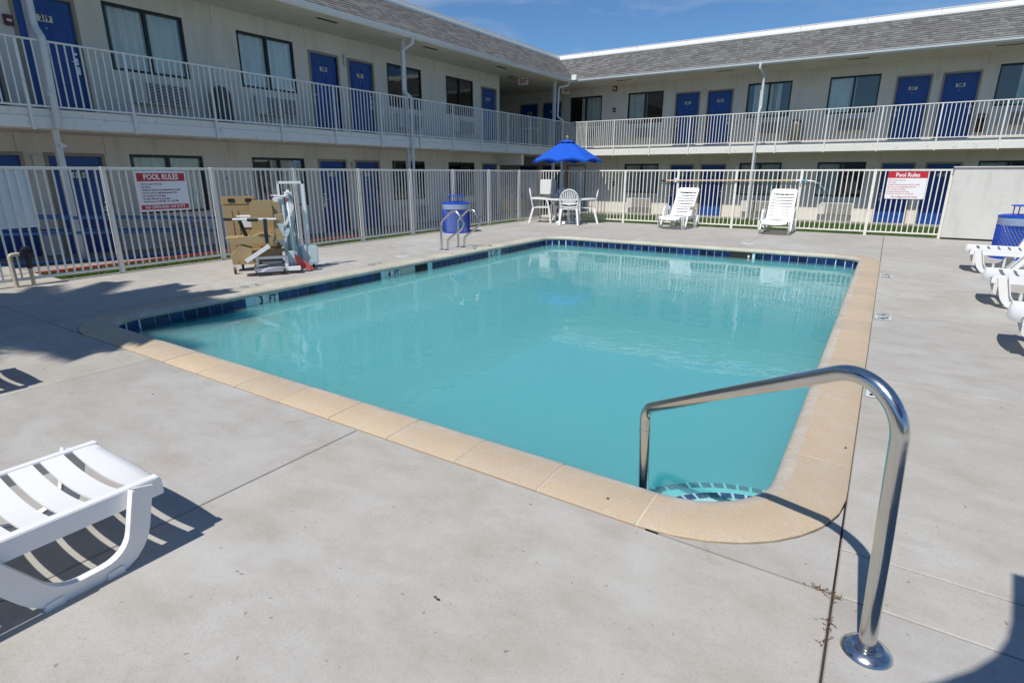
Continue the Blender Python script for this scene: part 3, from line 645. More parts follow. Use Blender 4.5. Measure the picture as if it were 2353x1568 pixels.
m = MB(); Lshape(m, GX - .1, GY + .1, ZS, ZS + .1); m.build('upper_soffit', SOFFIT, motel)
m = MB(); m.box(-13.5, -12.35, 19.62, 19.8, 2.05, 2.454); m.build('cross_beam', TRIMW, motel)
# shell behind the walls, so that no daylight comes through
m = MB(); m.box(-21.4, -21.2, -3.9, 31.9, 0, 6.4); m.box(-21.4, 12, 31.7, 31.9, 0, 6.4); m.box(-21.3, -13.6, -4, -3.9, 0, 6.4); m.box(11.9, 12, 24.7, 31.8, 0, 6.4); m.build('outer_walls', STUCCO, motel)
m = MB(); P = [(-21.5, -4), (-13.55, -4), (-13.55, 24.65), (12, 24.65), (12, 32), (-21.5, 32)]; m.prism(P, 'z', 6.3, 6.4); m.build('flat_roof', ROOFTOP, motel)
# gutter: K-profile swept along both wings
gp = [(0, 0), (.06, -.0), (.10, .05), (.115, .12), (.125, .12), (.125, .13), (.0, .13)]
m = MB()
k = len(gp)
vs = []
for (x, y, dx, dy) in ((GX - .12, -4, 1, 0), (GX - .12, GY + .12, 1, -1), (12, GY + .12, 0, -1)):
    for (o_, z) in gp: vs.append((x + dx * o_, y + dy * o_, 5.38 + z))
m.add(vs, [(i * k + j, i * k + (j + 1) % k, (i + 1) * k + (j + 1) % k, (i + 1) * k + j) for i in range(2) for j in range(k)]); m.build('gutter', GUTTER, motel)
m = MB(); m.box(GX + .0, GX + .22, GY - .115, GY - .095, 5.46, 5.66); m.build('gutter_splash_guard', PARAPET, motel)
# mansard underlay
RZ0, RZ1 = 5.49, 6.62; RO0, RO1 = 1.60, 0.10
def roofpt(M, u, q, lift=0.0):          # q 0..1 up the slope
    o_ = RO0 + (RO1 - RO0) * q; L = math.hypot(RO0 - RO1, RZ1 - RZ0); nx, nz_ = (RZ1 - RZ0) / L, (RO0 - RO1) / L
    return M @ Vector((u, -(o_ + nx * lift), RZ0 + (RZ1 - RZ0) * q + nz_ * lift))
m = MB(); a = [roofpt(ML, -4, 0), roofpt(ML, 24.6 - RO0, 0), roofpt(ML, 24.6 - RO1, 1), roofpt(ML, -4, 1)]; m.quad(*a)
a = [roofpt(MR, -13.5 + RO0, 0), roofpt(MR, 12, 0), roofpt(MR, 12, 1), roofpt(MR, -13.5 + RO1, 1)]; m.quad(*a)
me = bpy.data.meshes.new('roof'); me.from_pydata(m.v, [], m.f); me.materials.append(ROOFBASE); roof = ob('roof', me, motel)
# shingles
SL = math.hypot(RO0 - RO1, RZ1 - RZ0); NC = 14; ch = SL / NC
cw_ = (0.12, 0.16, 0.21, 0.26)
camp = Vector((0, 0, 1.75)); ms = cam.rotation_euler.to_matrix(); fwd = ms @ Vector((0, 0, -1)); rgt = ms @ Vector((1, 0, 0)); upv = ms @ Vector((0, 1, 0))
cells = []
for wing, M in ((0, ML), (1, MR)):
    for c in range(NC):
        q0 = c / NC; o_ = RO0 + (RO1 - RO0) * (q0 + .5 / NC)
        if wing == 0: u, ue = -4.0, 24.6 - o_ - .02
        else: u, ue = -13.5 + o_ + .02, 12.0
        while u < ue - .05:
            w = min(random.choice(cw_), ue - u); hi = random.random() < .5
            p = roofpt(M, u + w / 2, q0 + .5 / NC); d = p - camp; z = d.dot(fwd); vis = z > 0 and abs(d.dot(rgt) / z) < .92 and abs(d.dot(upv) / z) < .62
            nrm = Vector((1, 0, 0)) if wing == 0 else Vector((0, -1, 0)); nrm = (nrm * (RZ1 - RZ0) + Vector((0, 0, RO0 - RO1))).normalized()
            area = w * abs((-d).normalized().dot(nrm)) / d.length ** 2 if vis and (-d).dot(nrm) > 0 else 0
            cells.append((area, wing, c, u, w, hi)); u += w
cells.sort(key=lambda t: -t[0])
def sh_mesh(w, hi):
    m = MB(); t = .012 if hi else .007; x0, x1 = .003, w - .003
    # local: x along the course, y up the slope, z outwards
    vs = [(x0, -.012, 0), (x1, -.012, 0), (x1, ch, 0), (x0, ch, 0), (x0, -.012, t + .006), (x1, -.012, t + .006), (x1, ch, .002), (x0, ch, .002)]
    return vs, [(0, 3, 2, 1), (4, 5, 6, 7), (0, 1, 5, 4), (1, 2, 6, 5), (2, 3, 7, 6), (3, 0, 4, 7)]
def roof_frame(M, u, q):
    o0 = roofpt(M, u, q); ax = (roofpt(M, u + 1, q) - o0).normalized(); ay = (roofpt(M, u, q + .5) - o0).normalized(); az = ax.cross(ay)
    F = Matrix((ax, ay, az)).transposed().to_4x4(); return Matrix.Translation(o0) @ F
cache = {}; many = MB(); nsing = 0
for (area, wing, c, u, w, hi) in cells:
    F = roof_frame(ML if wing == 0 else MR, u, c / NC)
    if nsing < 300 and any(abs(w - q) < 1e-6 for q in cw_):
        kx = (round(w, 2), hi)
        if kx not in cache: vs, fs = sh_mesh(w, hi); cache[kx] = MB().add(vs, fs).mesh('shingle', SH1)
        ob('shingle', cache[kx], roof, M=F); nsing += 1
    else:
        vs, fs = sh_mesh(w, hi); many.add([F @ Vector(v) for v in vs], fs)
o = many.build('shingle_courses', SH2, roof); o['kind'] = 'stuff'
# parapet: bright drip edge and set-back coping
def Lband(m, o0, o1, z0, z1):     # band running along both wings between overhangs o0 (inner) and o1 (outer)
    P = [(-13.5 + o0, -4), (-13.5 + o1, -4), (-13.5 + o1, 24.6 - o1), (12, 24.6 - o1), (12, 24.6 - o0), (-13.5 + o0, 24.6 - o0)]; m.prism(P, 'z', z0, z1)
m = MB(); Lband(m, -.1, .155, 6.60, 6.665); m.build('drip_edge', PARAPET, motel)
m = MB(); Lband(m, -.3, .06, 6.667, 6.80); Lband(m, -.34, .075, 6.80, 6.815); m.build('parapet', PARAPET, motel)
m = MB()
for i in range(12): x = -11.8 + i * 2.05; m.box(x, x + .012, 24.6 - .064, 24.6 - .060, 6.667, 6.80)
m.build('parapet_seams', TRIM, motel)
# columns and downspouts
def column(x, y):
    m = MB(); m.box(x - .05, x + .05, y - .05, y + .05, -.02, 2.455); m.box(x - .05, x + .05, y - .05, y + .05, Z2, ZS); m.box(x - .09, x + .09, y - .09, y + .09, ZS - .02, ZS - .001); m.build('column', DSPOUT, motel)
for p in ((-12.27, 4.32), (-12.27, 13.10), (-12.27, 22.05), (-4.42, 23.36), (4.6, 23.36)): column(*p)
def spout(pts, r=.042):
    m = MB(); P = fillet(pts, .10, 5); m.tube(P, r, 10); c = m.build('downspout', DSPOUT, motel)
    m = MB()
    for z in (3.0, 2.2): m.tube([(pts[-1][0], pts[-1][1], z - .03), (pts[-1][0], pts[-1][1], z + .03)], r + .006, 10)
    m.build('collar', DSPOUT, c)
spout([(GX - .04, 13.15, 5.42), (GX - .04, 13.12, 5.22), (-12.15, 12.98, 5.08), (-12.15, 12.93, 4.0), (BX + .09, 13.08, 3.84), (BX + .09, 13.02, .1)])
spout([(GX - .04, 4.30, 5.42), (GX - .04, 4.30, 5.22), (-12.15, 4.32, 5.08), (-12.15, 4.32, 4.05), (BX + .09, 4.34, 3.86), (BX + .09, 4.30, 2.46)], .055)
spout([(GX - .1, 22.75, 5.42), (GX - .1, 22.7, 5.26), (-12.16, 22.22, 5.14), (-12.16, 22.15, 4.0), (BX + .09, 22.35, 3.86), (BX + .09, 22.3, .1)])
spout([(-4.50, GY + .02, 5.42), (-4.50, GY + .02, 5.25), (-4.40, 23.24, 5.10), (-4.38, 23.24, 4.05), (-4.42, BY - .09, 3.86), (-4.42, BY - .09, .1)])
# soffit vents, breezeway lamp
for (x, y, ax) in ((-12.35, 10.55, 1), (-12.35, 14.4, 1), (-12.35, 18.25, 1), (-12.35, 6.7, 1), (-1.55, 23.4, 0), (-9.8, 23.4, 0), (2.3, 23.4, 0), (-5.8, 23.4, 0)):
    m = MB(); w, l = (.05, .32); m.box(x - (w if ax else l), x + (w if ax else l), y - (l if ax else w), y + (l if ax else w), ZS - .006, ZS - .001); m.build('soffit_vent', DARK, motel)
m = MB(); m.box(-13.15, -12.95, 19.9, 20.35, ZS - .10, ZS - .001, bev=.02); m.build('ceiling_lamp', TRIM, motel)
# exit signs
def exit_sign(M, label):
    s_ = ob('exit_sign', MB().box(-.20, .20, -.03, .03, -.12, .12, bev=.006).mesh('exit_sign', SIGNW), motel, M=M, label=label)
    ob('lettering', text_mesh('EXIT', .20, REDP, .002, .009, sx=.72), s_, loc=(.02, -.032, 0)); ob('arrow', MB().quad((-.19, -.033, 0), (-.165, -.033, -.03), (-.165, -.033, .03)).mesh('arrow', REDP), s_)
exit_sign(Matrix.Translation((-13.0, 20.75, ZS - .12)) @ Matrix.Rotation(R(22), 4, 'Z'), 'lit exit sign hanging at the breezeway mouth')
exit_sign(Matrix.Translation((-12.75, 23.9, ZS - .14)) @ Matrix.Rotation(R(62), 4, 'Z'), 'exit sign beside the corner column')
m = MB(); m.box(-10.76, -10.58, -.06, 0, 5.14, 5.34, bev=.005); eb = m.build('fire_strobe', REDM, motel, M=MR); ob('strobe_lens', MB().box(-10.71, -10.63, -.07, -.061, 5.18, 5.30).mesh('strobe_lens', PLATE), eb)
for M, u, z in ((ML, 4.36, 4.24), (MR, -10.74, 4.30), (MR, -10.6, 1.20)):
    m = MB(); m.box(0, .13, -.06, 0, 0, .17, bev=.006); a = m.build('fire_alarm_pull', REDM, motel, M=M @ Matrix.Translation((u, 0, z))); ob('pull_lever', MB().box(.03, .10, -.07, -.061, .06, .10).mesh('pull_lever', PLATE), a)
# extinguisher cabinet
m = MB(); m.box(2.0, 2.25, -.08, 0, 3.02, 3.58); c_ = m.build('extinguisher_cabinet', REDM, motel, M=MR); m = MB(); m.box(2.03, 2.22, -.085, -.081, 3.06, 3.54); m.build('cabinet_window', GLASS, c_)
m = MB(); m.lathe([(0, 0), (.045, 0), (.05, .02), (.05, .22), (.02, .27), (0, .27)], (2.12, -.11, 3.1), 12); m.build('extinguisher', REDM, c_)
# stair rail within the breezeway
m = MB(); m.tube([(-15.6, 23.5, 3.74), (-13.8, 23.5, 3.70)], .02, 6)
for i in range(13): m.tube([(-15.6 + i * .15, 23.5, 2.8), (-15.6 + i * .15, 23.5, 3.72)], .01, 5)
m.build('stair_rail', RAILM, motel)
# balcony railing: rails + posts + balusters as sub-parts
def railing(M, u0, u1, o_, posts, nb, zb, zt, name='balcony_railing'):
    m = MB(); m.box(u0, u1, -o_ - .022, -o_ + .022, zt - .03, zt, bev=.004); m.box(u0, u1, -o_ - .018, -o_ + .018, zb, zb + .03, bev=.004)
    r_ = m.build(name, RAILM, motel, M=M)
    pb = MB(); pb.box(-.02, .02, -.02, .02, 2.44, zt - .031); PO = pb.mesh('post', RAILM)
    bb = MB(); bb.box(-.010, .010, -.010, .010, zb + .03, zt - .03); BA = bb.mesh('baluster', RAILM)
    for u in posts: ob('post', PO, r_, loc=(u, -o_ - .005, 0))
    for i in range(len(posts) - 1):
        for k in range(1, nb): ob('baluster', BA, r_, M=Matrix.Translation((posts[i] + (posts[i + 1] - posts[i]) * k / nb + random.uniform(-.004, .004), -o_, 0)) @ Matrix.Rotation(random.uniform(-.12, .12), 4, 'Z'))
    return r_
pl = [3.97 - 1.58 * 3 + 1.58 * k for k in range(16)]; pl = [p for p in pl if p < 22.8] + [BY + .03]
railing(ML, pl[0], BY + .03, 13.5 + BX + .045, pl, 14, 2.80, 3.84)
pr = [BX - .045] + [-10.04 + 1.575 * k for k in range(0, 11)]
pr = [BX - .06, -11.3] + pr[1:]
railing(MR, pr[0], pr[-1], 24.6 - BY + .045, pr[:1] + pr[1:], 14, 2.81, 3.86)

# opposite wing behind the camera (seen only as reflections in the windows)
opp = thing('motel_wing', 'second motel wing across the court, seen only mirrored in the window glass', 'building')
m = MB(); m.box(-30, 26, -30, -24, 0, 5.4); m.build('wall', STUCCO, opp)
m = MB(); m.prism([(-24, 5.4), (-22.2, 5.4), (-23.9, 6.7), (-30, 6.7), (-30, 5.4)], 'x', -30, 26); m.build('roof', SH2, opp)
m = MB(); m.box(-30, 26, -24.2, -23.8, 6.7, 6.95); m.build('parapet', PARAPET, opp)
# ------------------------------------------------------------------ objects on the balcony and behind the fence
def ash_bin(x, y, z, label):
    t = thing('dome_top_bin', label, 'bin', (x, y, z), 0, 'dome topped bins on the balcony')
    m = MB(); m.lathe([(0, 0), (.20, 0), (.215, .02), (.215, .60), (.205, .61), (.205, .62)], seg=22); m.build('body', BINM, t)
    m = MB(); m.lathe([(.215, .625), (.21, .70), (.18, .78), (.12, .84), (.05, .865), (0, .87)], seg=22); m.build('dome_lid', BINM, t)
ash_bin(-13.22, 8.02, Z2 + .002, 'dark dome-top bin on the left balcony between two windows')
ash_bin(-3.28, 24.33, Z2 + .002, 'dark dome-top bin on the far balcony between the windows left of room 227')
def cart(x, y, rz, lb):
    t = thing('cleaning_cart', lb, 'cart', (x, y, .03), rz)
    m = MB(); m.box(-.35, .35, -.25, .25, .12, .62, bev=.03); m.build('yellow_tub', YEL, t)
    m = MB(); m.tube(fillet([(-.35, -.2, .6), (-.42, -.2, .95), (-.42, .2, .95), (-.35, .2, .6)], .05), .015, 8); m.build('handle', BLACKM, t)
    for sx in (-.28, .28):
        for sy in (-.2, .2): MB().tube([(sx, sy - .015, .06), (sx, sy + .015, .06)], .055, 12).build('wheel', BLACKM, t)
cart(-14.0, 20.75, R(90), 'yellow wheeled tub in the ground floor breezeway, left of two'); cart(-14.1, 21.9, R(85), 'yellow wheeled tub in the ground floor breezeway, right of two')
# ------------------------------------------------------------------ fences
def fence(M, label, u_posts, nb, L0, L1, zt=1.83):
    """M local x along the fence"""
    t = thing('iron_fence', label, 'fence')
    m = MB(); m.box(L0, L1, -.018, .018, zt - .04, zt, bev=.005); m.build('top_rail', FENCEM, t, M=M)
    m = MB(); m.box(L0, L1, -.018, .018, D + .07, D + .105, bev=.005); m.build('bottom_rail', FENCEM, t, M=M)
    pm_ = MB(); pm_.box(-.03, .03, -.03, .03, D - .03, zt + .005, bev=.004); PO = pm_.mesh('post', FENCEM)
    bm_ = MB(); bm_.box(-.010, .010, -.010, .010, D + .105, zt - .04); BA = bm_.mesh('baluster', FENCEM)
    for u in u_posts: ob('post', PO, t, M=M @ Matrix.Translation((u, 0, 0)))
    for i in range(len(u_posts) - 1):
        for k in range(1, nb): ob('baluster', BA, t, M=M @ Matrix.Translation((u_posts[i] + (u_posts[i + 1] - u_posts[i]) * k / nb + random.uniform(-.0035, .0035), 0, 0)) @ Matrix.Rotation(random.uniform(-.15, .15), 4, 'Z'))
    return t
FX, FY = -9.40, 16.10
up = [3.78 - 1.577 * 2 + 1.577 * k for k in range(10)] + [FY]
fence(Matrix.Translation((FX, 0, 0)) @ Matrix.Rotation(R(90), 4, 'Z'), 'white iron picket fence along the left side of the pool deck', up, 16, up[0], FY + .03)
ur = [-.343 - 1.54 * k for k in range(6, -1, -1)]; ur = [FX] + [u for u in ur if u > FX + .3] + [1.16]
ur = [FX, -7.99, -6.53, -4.97, -3.43, -1.885, -.343, 1.10]
fence(Matrix.Translation((0, FY, 0)), 'white iron picket fence along the far side of the pool deck', ur, 14, FX, 1.10)
# stucco wall right of the far fence
t = thing('stucco_wall', 'white stucco enclosure wall standing at the right end of the far fence', 'wall')
m = MB(); m.box(1.12, 7.5, 15.98, 16.15, D + .035, 1.86, bev=.01); m.build('panel', STUCCOW, t)
m = MB(); m.box(1.10, 7.52, 15.95, 16.18, 1.861, 1.885); m.build('cap', STUCCOW, t)
m = MB(); m.box(1.16, 7.5, 16.0, 16.12, D - .06, D + .034); m.build('base', DARK, t)  # near-black bar paints the shadow gap beneath the wall
# ------------------------------------------------------------------ signs
def pool_sign(name, M, w, h, style, label):
    t = thing(name, label, 'sign'); t.matrix_world = M
    m = MB(); m.box(-w / 2, w / 2, 0, .006, -h / 2, h / 2, bev=.003); m.build('panel', SIGNW, t)
    if style == 1:
        m = MB(); m.box(-w / 2 + .03, w / 2 - .03, -.0015, -.0005, h / 2 - .155, h / 2 - .035); m.build('red_band', REDP, t)
        ob('heading', text_mesh('POOL RULES', .112, SIGNW, .0005, .0035, sx=.80), t, loc=(0, -.0025, h / 2 - .095))
        m = MB(); m.box(-w / 2 + .03, w / 2 - .03, -.0015, -.0005, -h / 2 + .03, -h / 2 + .10); m.build('red_band', REDP, t)
        ob('lettering', text_mesh('NO LIFEGUARD ON DUTY', .058, SIGNW, .0005, .0015, sx=.86), t, loc=(0, -.0025, -h / 2 + .065))
        L = ['-  Swim at your own risk', '-  No diving', '-  Children must be accompanied by an adult', '-  Pool for use by registered guests only', '-  No running or horseplay', '-  No glass allowed in pool area', '-  Pool hours are 9:00 AM  TO  9:30 PM']
        for i, s_ in enumerate(L): ob('lettering', text_mesh(s_, .040, MAROON, .0004, .0008, 'LEFT', .82), t, loc=(-w / 2 + .045, -.0015, h / 2 - .195 - i * .043))
    else:
        m = MB(); m.box(-w / 2, w / 2, -.0015, -.0005, h / 2 - .145, h / 2 - .004); m.build('red_band', REDP, t)
        ob('heading', text_mesh('Pool Rules', .125, SIGNW, .0005, .003, sx=.85), t, loc=(0, -.0025, h / 2 - .078))
        L = ['-Swim at your own risk', '-No diving', '-Children must be accompanied by an adult', '-Pool for use by registered guests only', '-No running or horseplay', '-No glass allowed in pool area', '-Pool hours are 9:00 a.m. to 9:30 p.m.']
        for i, s_ in enumerate(L): ob('lettering', text_mesh(s_, .046, REDP, .0004, .0002, 'LEFT', .76), t, loc=(-w / 2 + .02, -.0015, h / 2 - .19 - i * .050))
        ob('lettering', text_mesh('No Lifeguard On Duty', .062, REDP, .0004, .0006, sx=.88), t, loc=(0, -.0015, -h / 2 + .05))
    bl = MB()
    for sx in (-1, 1):
        for sz in (-1, 1): bl.tube([(sx * (w / 2 - .02), .0, sz * (h / 2 - .02)), (sx * (w / 2 - .02), -.004, sz * (h / 2 - .02))], .007, 8)
    bl.build('bolts', BRUSH, t); return t
pool_sign('pool_rules_sign', Matrix.Translation((FX + .028, 4.54, 1.483)) @ Matrix.Rotation(R(90), 4, 'Z'), .76, .60, 1, 'POOL RULES sign with capitals in two red bands on the left fence')
pool_sign('pool_rules_sign', Matrix.Translation((.297, FY - .028, 1.477)), .755, .61, 2, 'Pool Rules sign with one red band on the far fence')
m = MB(); m.box(-9.425 - .02, -9.425 - .005, 2.45, 2.93, 1.06, 1.82, bev=.003); tagm(m.build('white_board', SIGNW), 'blank white board fixed behind the left fence above the valve pipe', 'board')
t = thing('small_wall_sign', 'small accessibility sign on the stucco beside the ground floor window', 'sign')
m = MB(); m.box(-13.498, -13.488, 7.96, 8.12, 1.52, 1.74, bev=.003); m.build('panel', SIGNW, t)
m = MB(); m.tube([(-13.486, 8.05, 1.70), (-13.486, 8.045, 1.64), (-13.486, 8.09, 1.635), (-13.486, 8.10, 1.60)], .007, 6); m.tube([(-13.486, 8.04 + .03 * math.cos(a_), 1.605 + .03 * math.sin(a_)) for a_ in [i * .7 for i in range(9)]], .005, 6); m.build('symbol', BLACKP, t)
t = thing('utility_box', 'off-white utility box mounted on the far fence behind the patio table', 'box')
m = MB(); m.box(-9.30, -8.88, FY - .20, FY - .022, 1.10, 1.55, bev=.01); m.build('cabinet', SIGNW, t)
m = MB(); m.tube(fillet([(-8.88, FY - .1, 1.52), (-8.80, FY - .1, 1.52), (-8.80, FY - .1, .4)], .03), .014, 8); m.build('conduit', FENCEM, t)
m = MB(); m.box(-9.2, -8.95, FY - .12, FY - .03, .95, 1.099); m.build('bracket', FENCEM, t)
# skimmer pole and hoop on the fence
t = thing('skimmer_pole', 'long tan pool pole with cyan tip and bent hoop hooked across the far fence', 'pole')
m = MB(); m.tube([(-5.30, FY - .06, 1.545), (-2.0, FY - .06, 1.568)], .019, 10); m.build('shaft', POLET, t)
m = MB(); m.tube([(-5.42, FY - .06, 1.544), (-5.295, FY - .06, 1.545)], .023, 10); m.build('grip', BLACKM, t)
m = MB(); m.tube([(-2.0, FY - .06, 1.568), (-1.86, FY - .06, 1.569)], .020, 10); m.build('collar', SIGNW, t)
m = MB(); m.tube([(-1.86, FY - .06, 1.569), (-1.74, FY - .06, 1.57)], .017, 10); m.build('tip', CYAN, t)
m = MB(); m.tube([(-1.74, FY - .06, 1.57), (-1.62, FY - .06, 1.56), (-1.47, FY - .06, 1.50), (-1.35, FY - .07, 1.38), (-1.30, FY - .08, 1.23), (-1.33, FY - .08, 1.10), (-1.40, FY - .08, 1.0)], .008, 8); m.build('hoop', BRUSH, t)
m = MB(); m.box(-5.03, -5.0, FY - .09, FY - .03, 1.50, 1.62); m.box(-1.9, -1.87, FY - .09, FY - .03, 1.50, 1.62); m.build('hook', SIGNW, t)
# blue ramp railings
t = thing('blue_ramp_railing', 'blue double pipe railing of the access ramp behind the left fence', 'railing')
for za, zb in ((1.10, .80), (.84, .54)):
    MB().tube([(-11.95, 1.0, za + .09), (-11.95, 6.85, zb + .03)], .026, 8).build('rail', BLUERAIL, t)
    MB().tube([(-13.1, 1.0, za + .10), (-13.1, 6.6, zb + .02)], .02, 8).build('rail', BLUERAIL, t)
MB().tube([(-11.95, 1.0, .40), (-11.95, 6.85, .13)], .03, 8).build('kick_rail', BLUERAIL, t)
for y in (1.2, 3.0, 6.20, 6.83): MB().box(-11.975, -11.925, y - .025, y + .025, 0, .82 + (6.85 - y) * .049).build('post', BLUERAIL, t)
# backflow valve on beige pipes by the fence
t = thing('backflow_valve', 'beige pipe loop with black valve at the left end of the fence', 'pipe')
m = MB(); m.tube(fillet([(-9.33, 2.50, D - .02), (-9.33, 2.50, .74), (-9.33, 2.60, .74)], .04), .026, 10); m.build('pipe', BPIPE, t)
m = MB(); m.tube([(-9.33, 2.68, D - .02), (-9.33, 2.68, .56)], .024, 10); m.build('pipe', BPIPE, t)
m = MB(); m.tube([(-9.33, 2.60, .745), (-9.33, 2.74, .745)], .036, 10); m.tube([(-9.33, 2.68, .55), (-9.33, 2.68, .78)], .034, 10); m.lathe([(0, .04), (.05, .035), (.055, .0), (.03, -.02)], (-9.33, 2.68, .79), 14); m.build('valve', BLACKM, t)

# ------------------------------------------------------------------ foreground stair handrail
hr = thing('stair_handrail', 'large stainless handrail bending from the deck down into the near pool corner', 'handrail')
A = Vector((.165, 1.775, D)); Bf = Vector((-.80, 2.42, D)); dirn = (Bf - A).normalized()
def hp(s, z): v = A + dirn * s; return (v.x, v.y, z)
# heights measured on the vertical plane through both feet (deck frame)
pts = [hp(0.0, D - .02), hp(.03, D + .80), hp(.075, D + .905), hp(.30, D + .84), hp(1.125, D + .375), hp(1.16, D - .38)]
PR = arcfillet([hp(0.0, D - .02), hp(.05, D + .945), hp(1.185, D + .345), hp(1.13, -.05)], [.15, .085], 16)
m = MB(); m.tube(PR, .0247, 28); m.build('rail', STEEL, hr)
m = MB(); m.lathe([(.024, .018), (.03, .016), (.045, .022), (.062, .014), (.072, .003), (.073, 0)], (A.x, A.y, D), 40); m.build('flange', STEEL, hr)
q = min(PR[-30:], key=lambda v: abs(v.z - .50)); q2 = PR[-1]; dd = (q2 - q).normalized(); m = MB(); m.tube([q + dd * .05, q + dd * .06], .0262, 24); m.build('weld_ring', STEEL, hr)
# pool ladder
ld = thing('pool_ladder', 'pair of looped stainless grab rails on the left edge of the pool', 'ladder')
for y in (8.43, 8.95):
    P = fillet([(-7.12, y, D - .01), (-7.12, y, D + .50), (-6.82, y, D + .75), (-6.58, y, D + .48), (-6.85, y + .0, D + .18), (-7.02, y + .0, D - .01)], [.10, .16, .17, .15], 8)
    P = fillet([(-7.13, y, D - .01), (-7.13, y, D + .52), (-6.80, y, D + .80), (-6.50, y, D + .50), (-6.98, y + .02, D + .20), (-7.0, y + .02, D - .01)], [.12, .17, .17, .12], 8)
    MB().tube(P, .0215, 16).build('rail', STEEL, ld)
    for x in (-7.13, -7.0): MB().lathe([(.024, .012), (.05, .008), (.052, 0)], (x, y, D), 18).build('flange', STEEL, ld)

# ------------------------------------------------------------------ loungers (local: foot end at y=0, head +y)
def slat_mesh(y0, y1, name='slat', lip=False, w=.285):
    m = MB(); n = 10; vs = []; t = .009
    for i in range(n + 1):
        x = -w + 2 * w * i / n; s_ = 1 - (x / w) ** 2
        z = -.030 * s_
        for (yy, zz) in ((y0, z), (y1, z), (y1, z - t), (y0, z - t)): vs.append((x, yy, zz))
    fs = [(i * 4 + k, i * 4 + 4 + k, i * 4 + 4 + (k + 1) % 4, i * 4 + (k + 1) % 4) for i in range(n) for k in range(4)] + [(0, 1, 2, 3), (n * 4 + 3, n * 4 + 2, n * 4 + 1, n * 4)]
    m.add(vs, fs, False)
    for i in range(len(m.sm)): m.sm[i] = True
    return m
def make_lounger(label, loc, rz, back=42, group='white plastic sun loungers', ky=1.0, ns=9):
    t = thing('sun_lounger', label, 'sun lounger', loc, rz, group); Z = .355
    # foot-end lip: rounded broad panel
    m = MB(); n = 12; vs = []
    prof = [(.122, 0), (.06, 0), (.02, -.006), (.0, -.028), (-.006, -.065), (.004, -.065), (.010, -.034), (.03, -.014), (.122, -.010)]
    k = len(prof)
    for i in range(n + 1):
        x = -.285 + .57 * i / n; s_ = 1 - (x / .285) ** 2; 
        for (y, z) in prof: vs.append((x, y - .028 * s_ * (1 if y < .07 else .0) , Z - .030 * s_ + z))
    m.add(vs, [(i * k + j, i * k + k + j, i * k + k + (j + 1) % k, i * k + (j + 1) % k) for i in range(n) for j in range(k)], True); m.build('foot_end_panel', PLASW, t)
    sm = slat_mesh(0, .092).mesh('slat', PLASW)
    for i in range(ns): ob('slat', sm, t, loc=(0, .160 + i * .122, Z))
    LE = 1.9 if ky == 1 else 1.22; PV = .160 + ns * .122 - .02
    for s_ in (-1, 1):
        m = MB(); x0, x1 = sorted((s_ * .283, s_ * .33))
        m.box(x0, x1, .012, LE, Z - .012, Z + .004, bev=.004)
        xo = s_ * .33; a, b_ = sorted((xo, xo - s_ * .012)); m.box(a, b_, .004, LE, Z - .085, Z - .004, bev=.004)
        m.build('side_rail', PLASW, t)
        # looped leg that sweeps down to the floor and up again into the arm rest
        def loop(path, name):
            path = arcfillet([(0, a_ * ky, b2) for a_, b2 in path[0]], [r_ * (.7 if ky < 1 else 1) for r_ in path[1]], 6)
            L = MB(); xi = s_ * .337
            L.strip([(xi, p.y, p.z) for p in path], .012, .095, (1, 0, 0))
            n_ = len(path); outer = []
            for i_, p in enumerate(path):
                d_ = (path[min(i_ + 1, n_ - 1)] - path[max(i_ - 1, 0)]).normalized(); nn_ = Vector((0, d_.z, -d_.y)); outer.append(p + nn_ * (-.043))
            L.strip([(s_ * .352, p.y, p.z) for p in outer], .042, .010, (1, 0, 0)); return L.build(name, PLASW, t)
        loop(([(.10, Z + .0), (.125, .03), (.50, .027), (.88, .03), (.94, Z + .24), (1.38, Z + .24), (1.44, Z - .02)], [.12, .3, .19, .10, .12]), 'leg_loop') if False else loop(([(.095, Z - .005), (.17, .035), (.48, .027), (.66, Z - .05), (.76, Z + .21), (1.24, Z + .22), (1.34, Z - .01)], [.17, .18, .22, .09, .12]), 'leg_loop')
        F = MB()
        for y in (.25, .47): MB().prism([(y - .03, 0), (y + .04, 0), (y + .035, .030), (y - .025, .036)], 'x', s_ * .337 - .014, s_ * .337 + .014).build('foot', PLASW, t)
        loop(([(1.46, Z - .03), (1.52, .03), (1.72, .027), (1.86, Z - .02)], [.10, .12]), 'rear_leg_loop')
    # adjustable back
    bk = bpy.data.objects.new('backrest', None)
    M = Matrix.Translation((0, PV, Z - .01)) @ Matrix.Rotation(R(back), 4, 'X')
    m = MB(); m.box(-.30, -.25, 0, .86, -.012, .006, bev=.004); m.box(.25, .30, 0, .86, -.012, .006, bev=.004); m.box(-.3, -.288, 0, .86, -.05, -.012); m.box(.288, .3, 0, .86, -.05, -.012)
    m.prism([(-.30, .78), (.30, .78), (.30, .87), (.285, .905), (.25, .92), (-.25, .92), (-.285, .905), (-.30, .87)], 'z', -.010, .008); m.box(-.25, .25, 0, .05, -.01, .006); bo = m.build('backrest', PLASW, t, M=M)
    s2 = slat_mesh(0, .062, w=.255).mesh('slat', PLASW)
    for i in range(8): ob('slat', s2, bo, loc=(0, .062 + i * .089, 0.004))
    return t
class _P:
    def __init__(s, x, y): s.x, s.y = x, y
def path3(p): return [_P(q.x, q.y) for q in p]
_f = fillet
def fillet(pts, r, n=8):
    if len(pts[0]) == 2: return _f([(a, b_, 0) for a, b_ in pts], r, n)
    return _f(pts, r, n)
# near lounger: foot end points to +Y (away), so rotate 180 about z
near = make_lounger('white slatted sun lounger in the left foreground, foot end beside its striped shadow', (-2.475, .875, D), R(180), 40); near.scale = (.86,) * 3
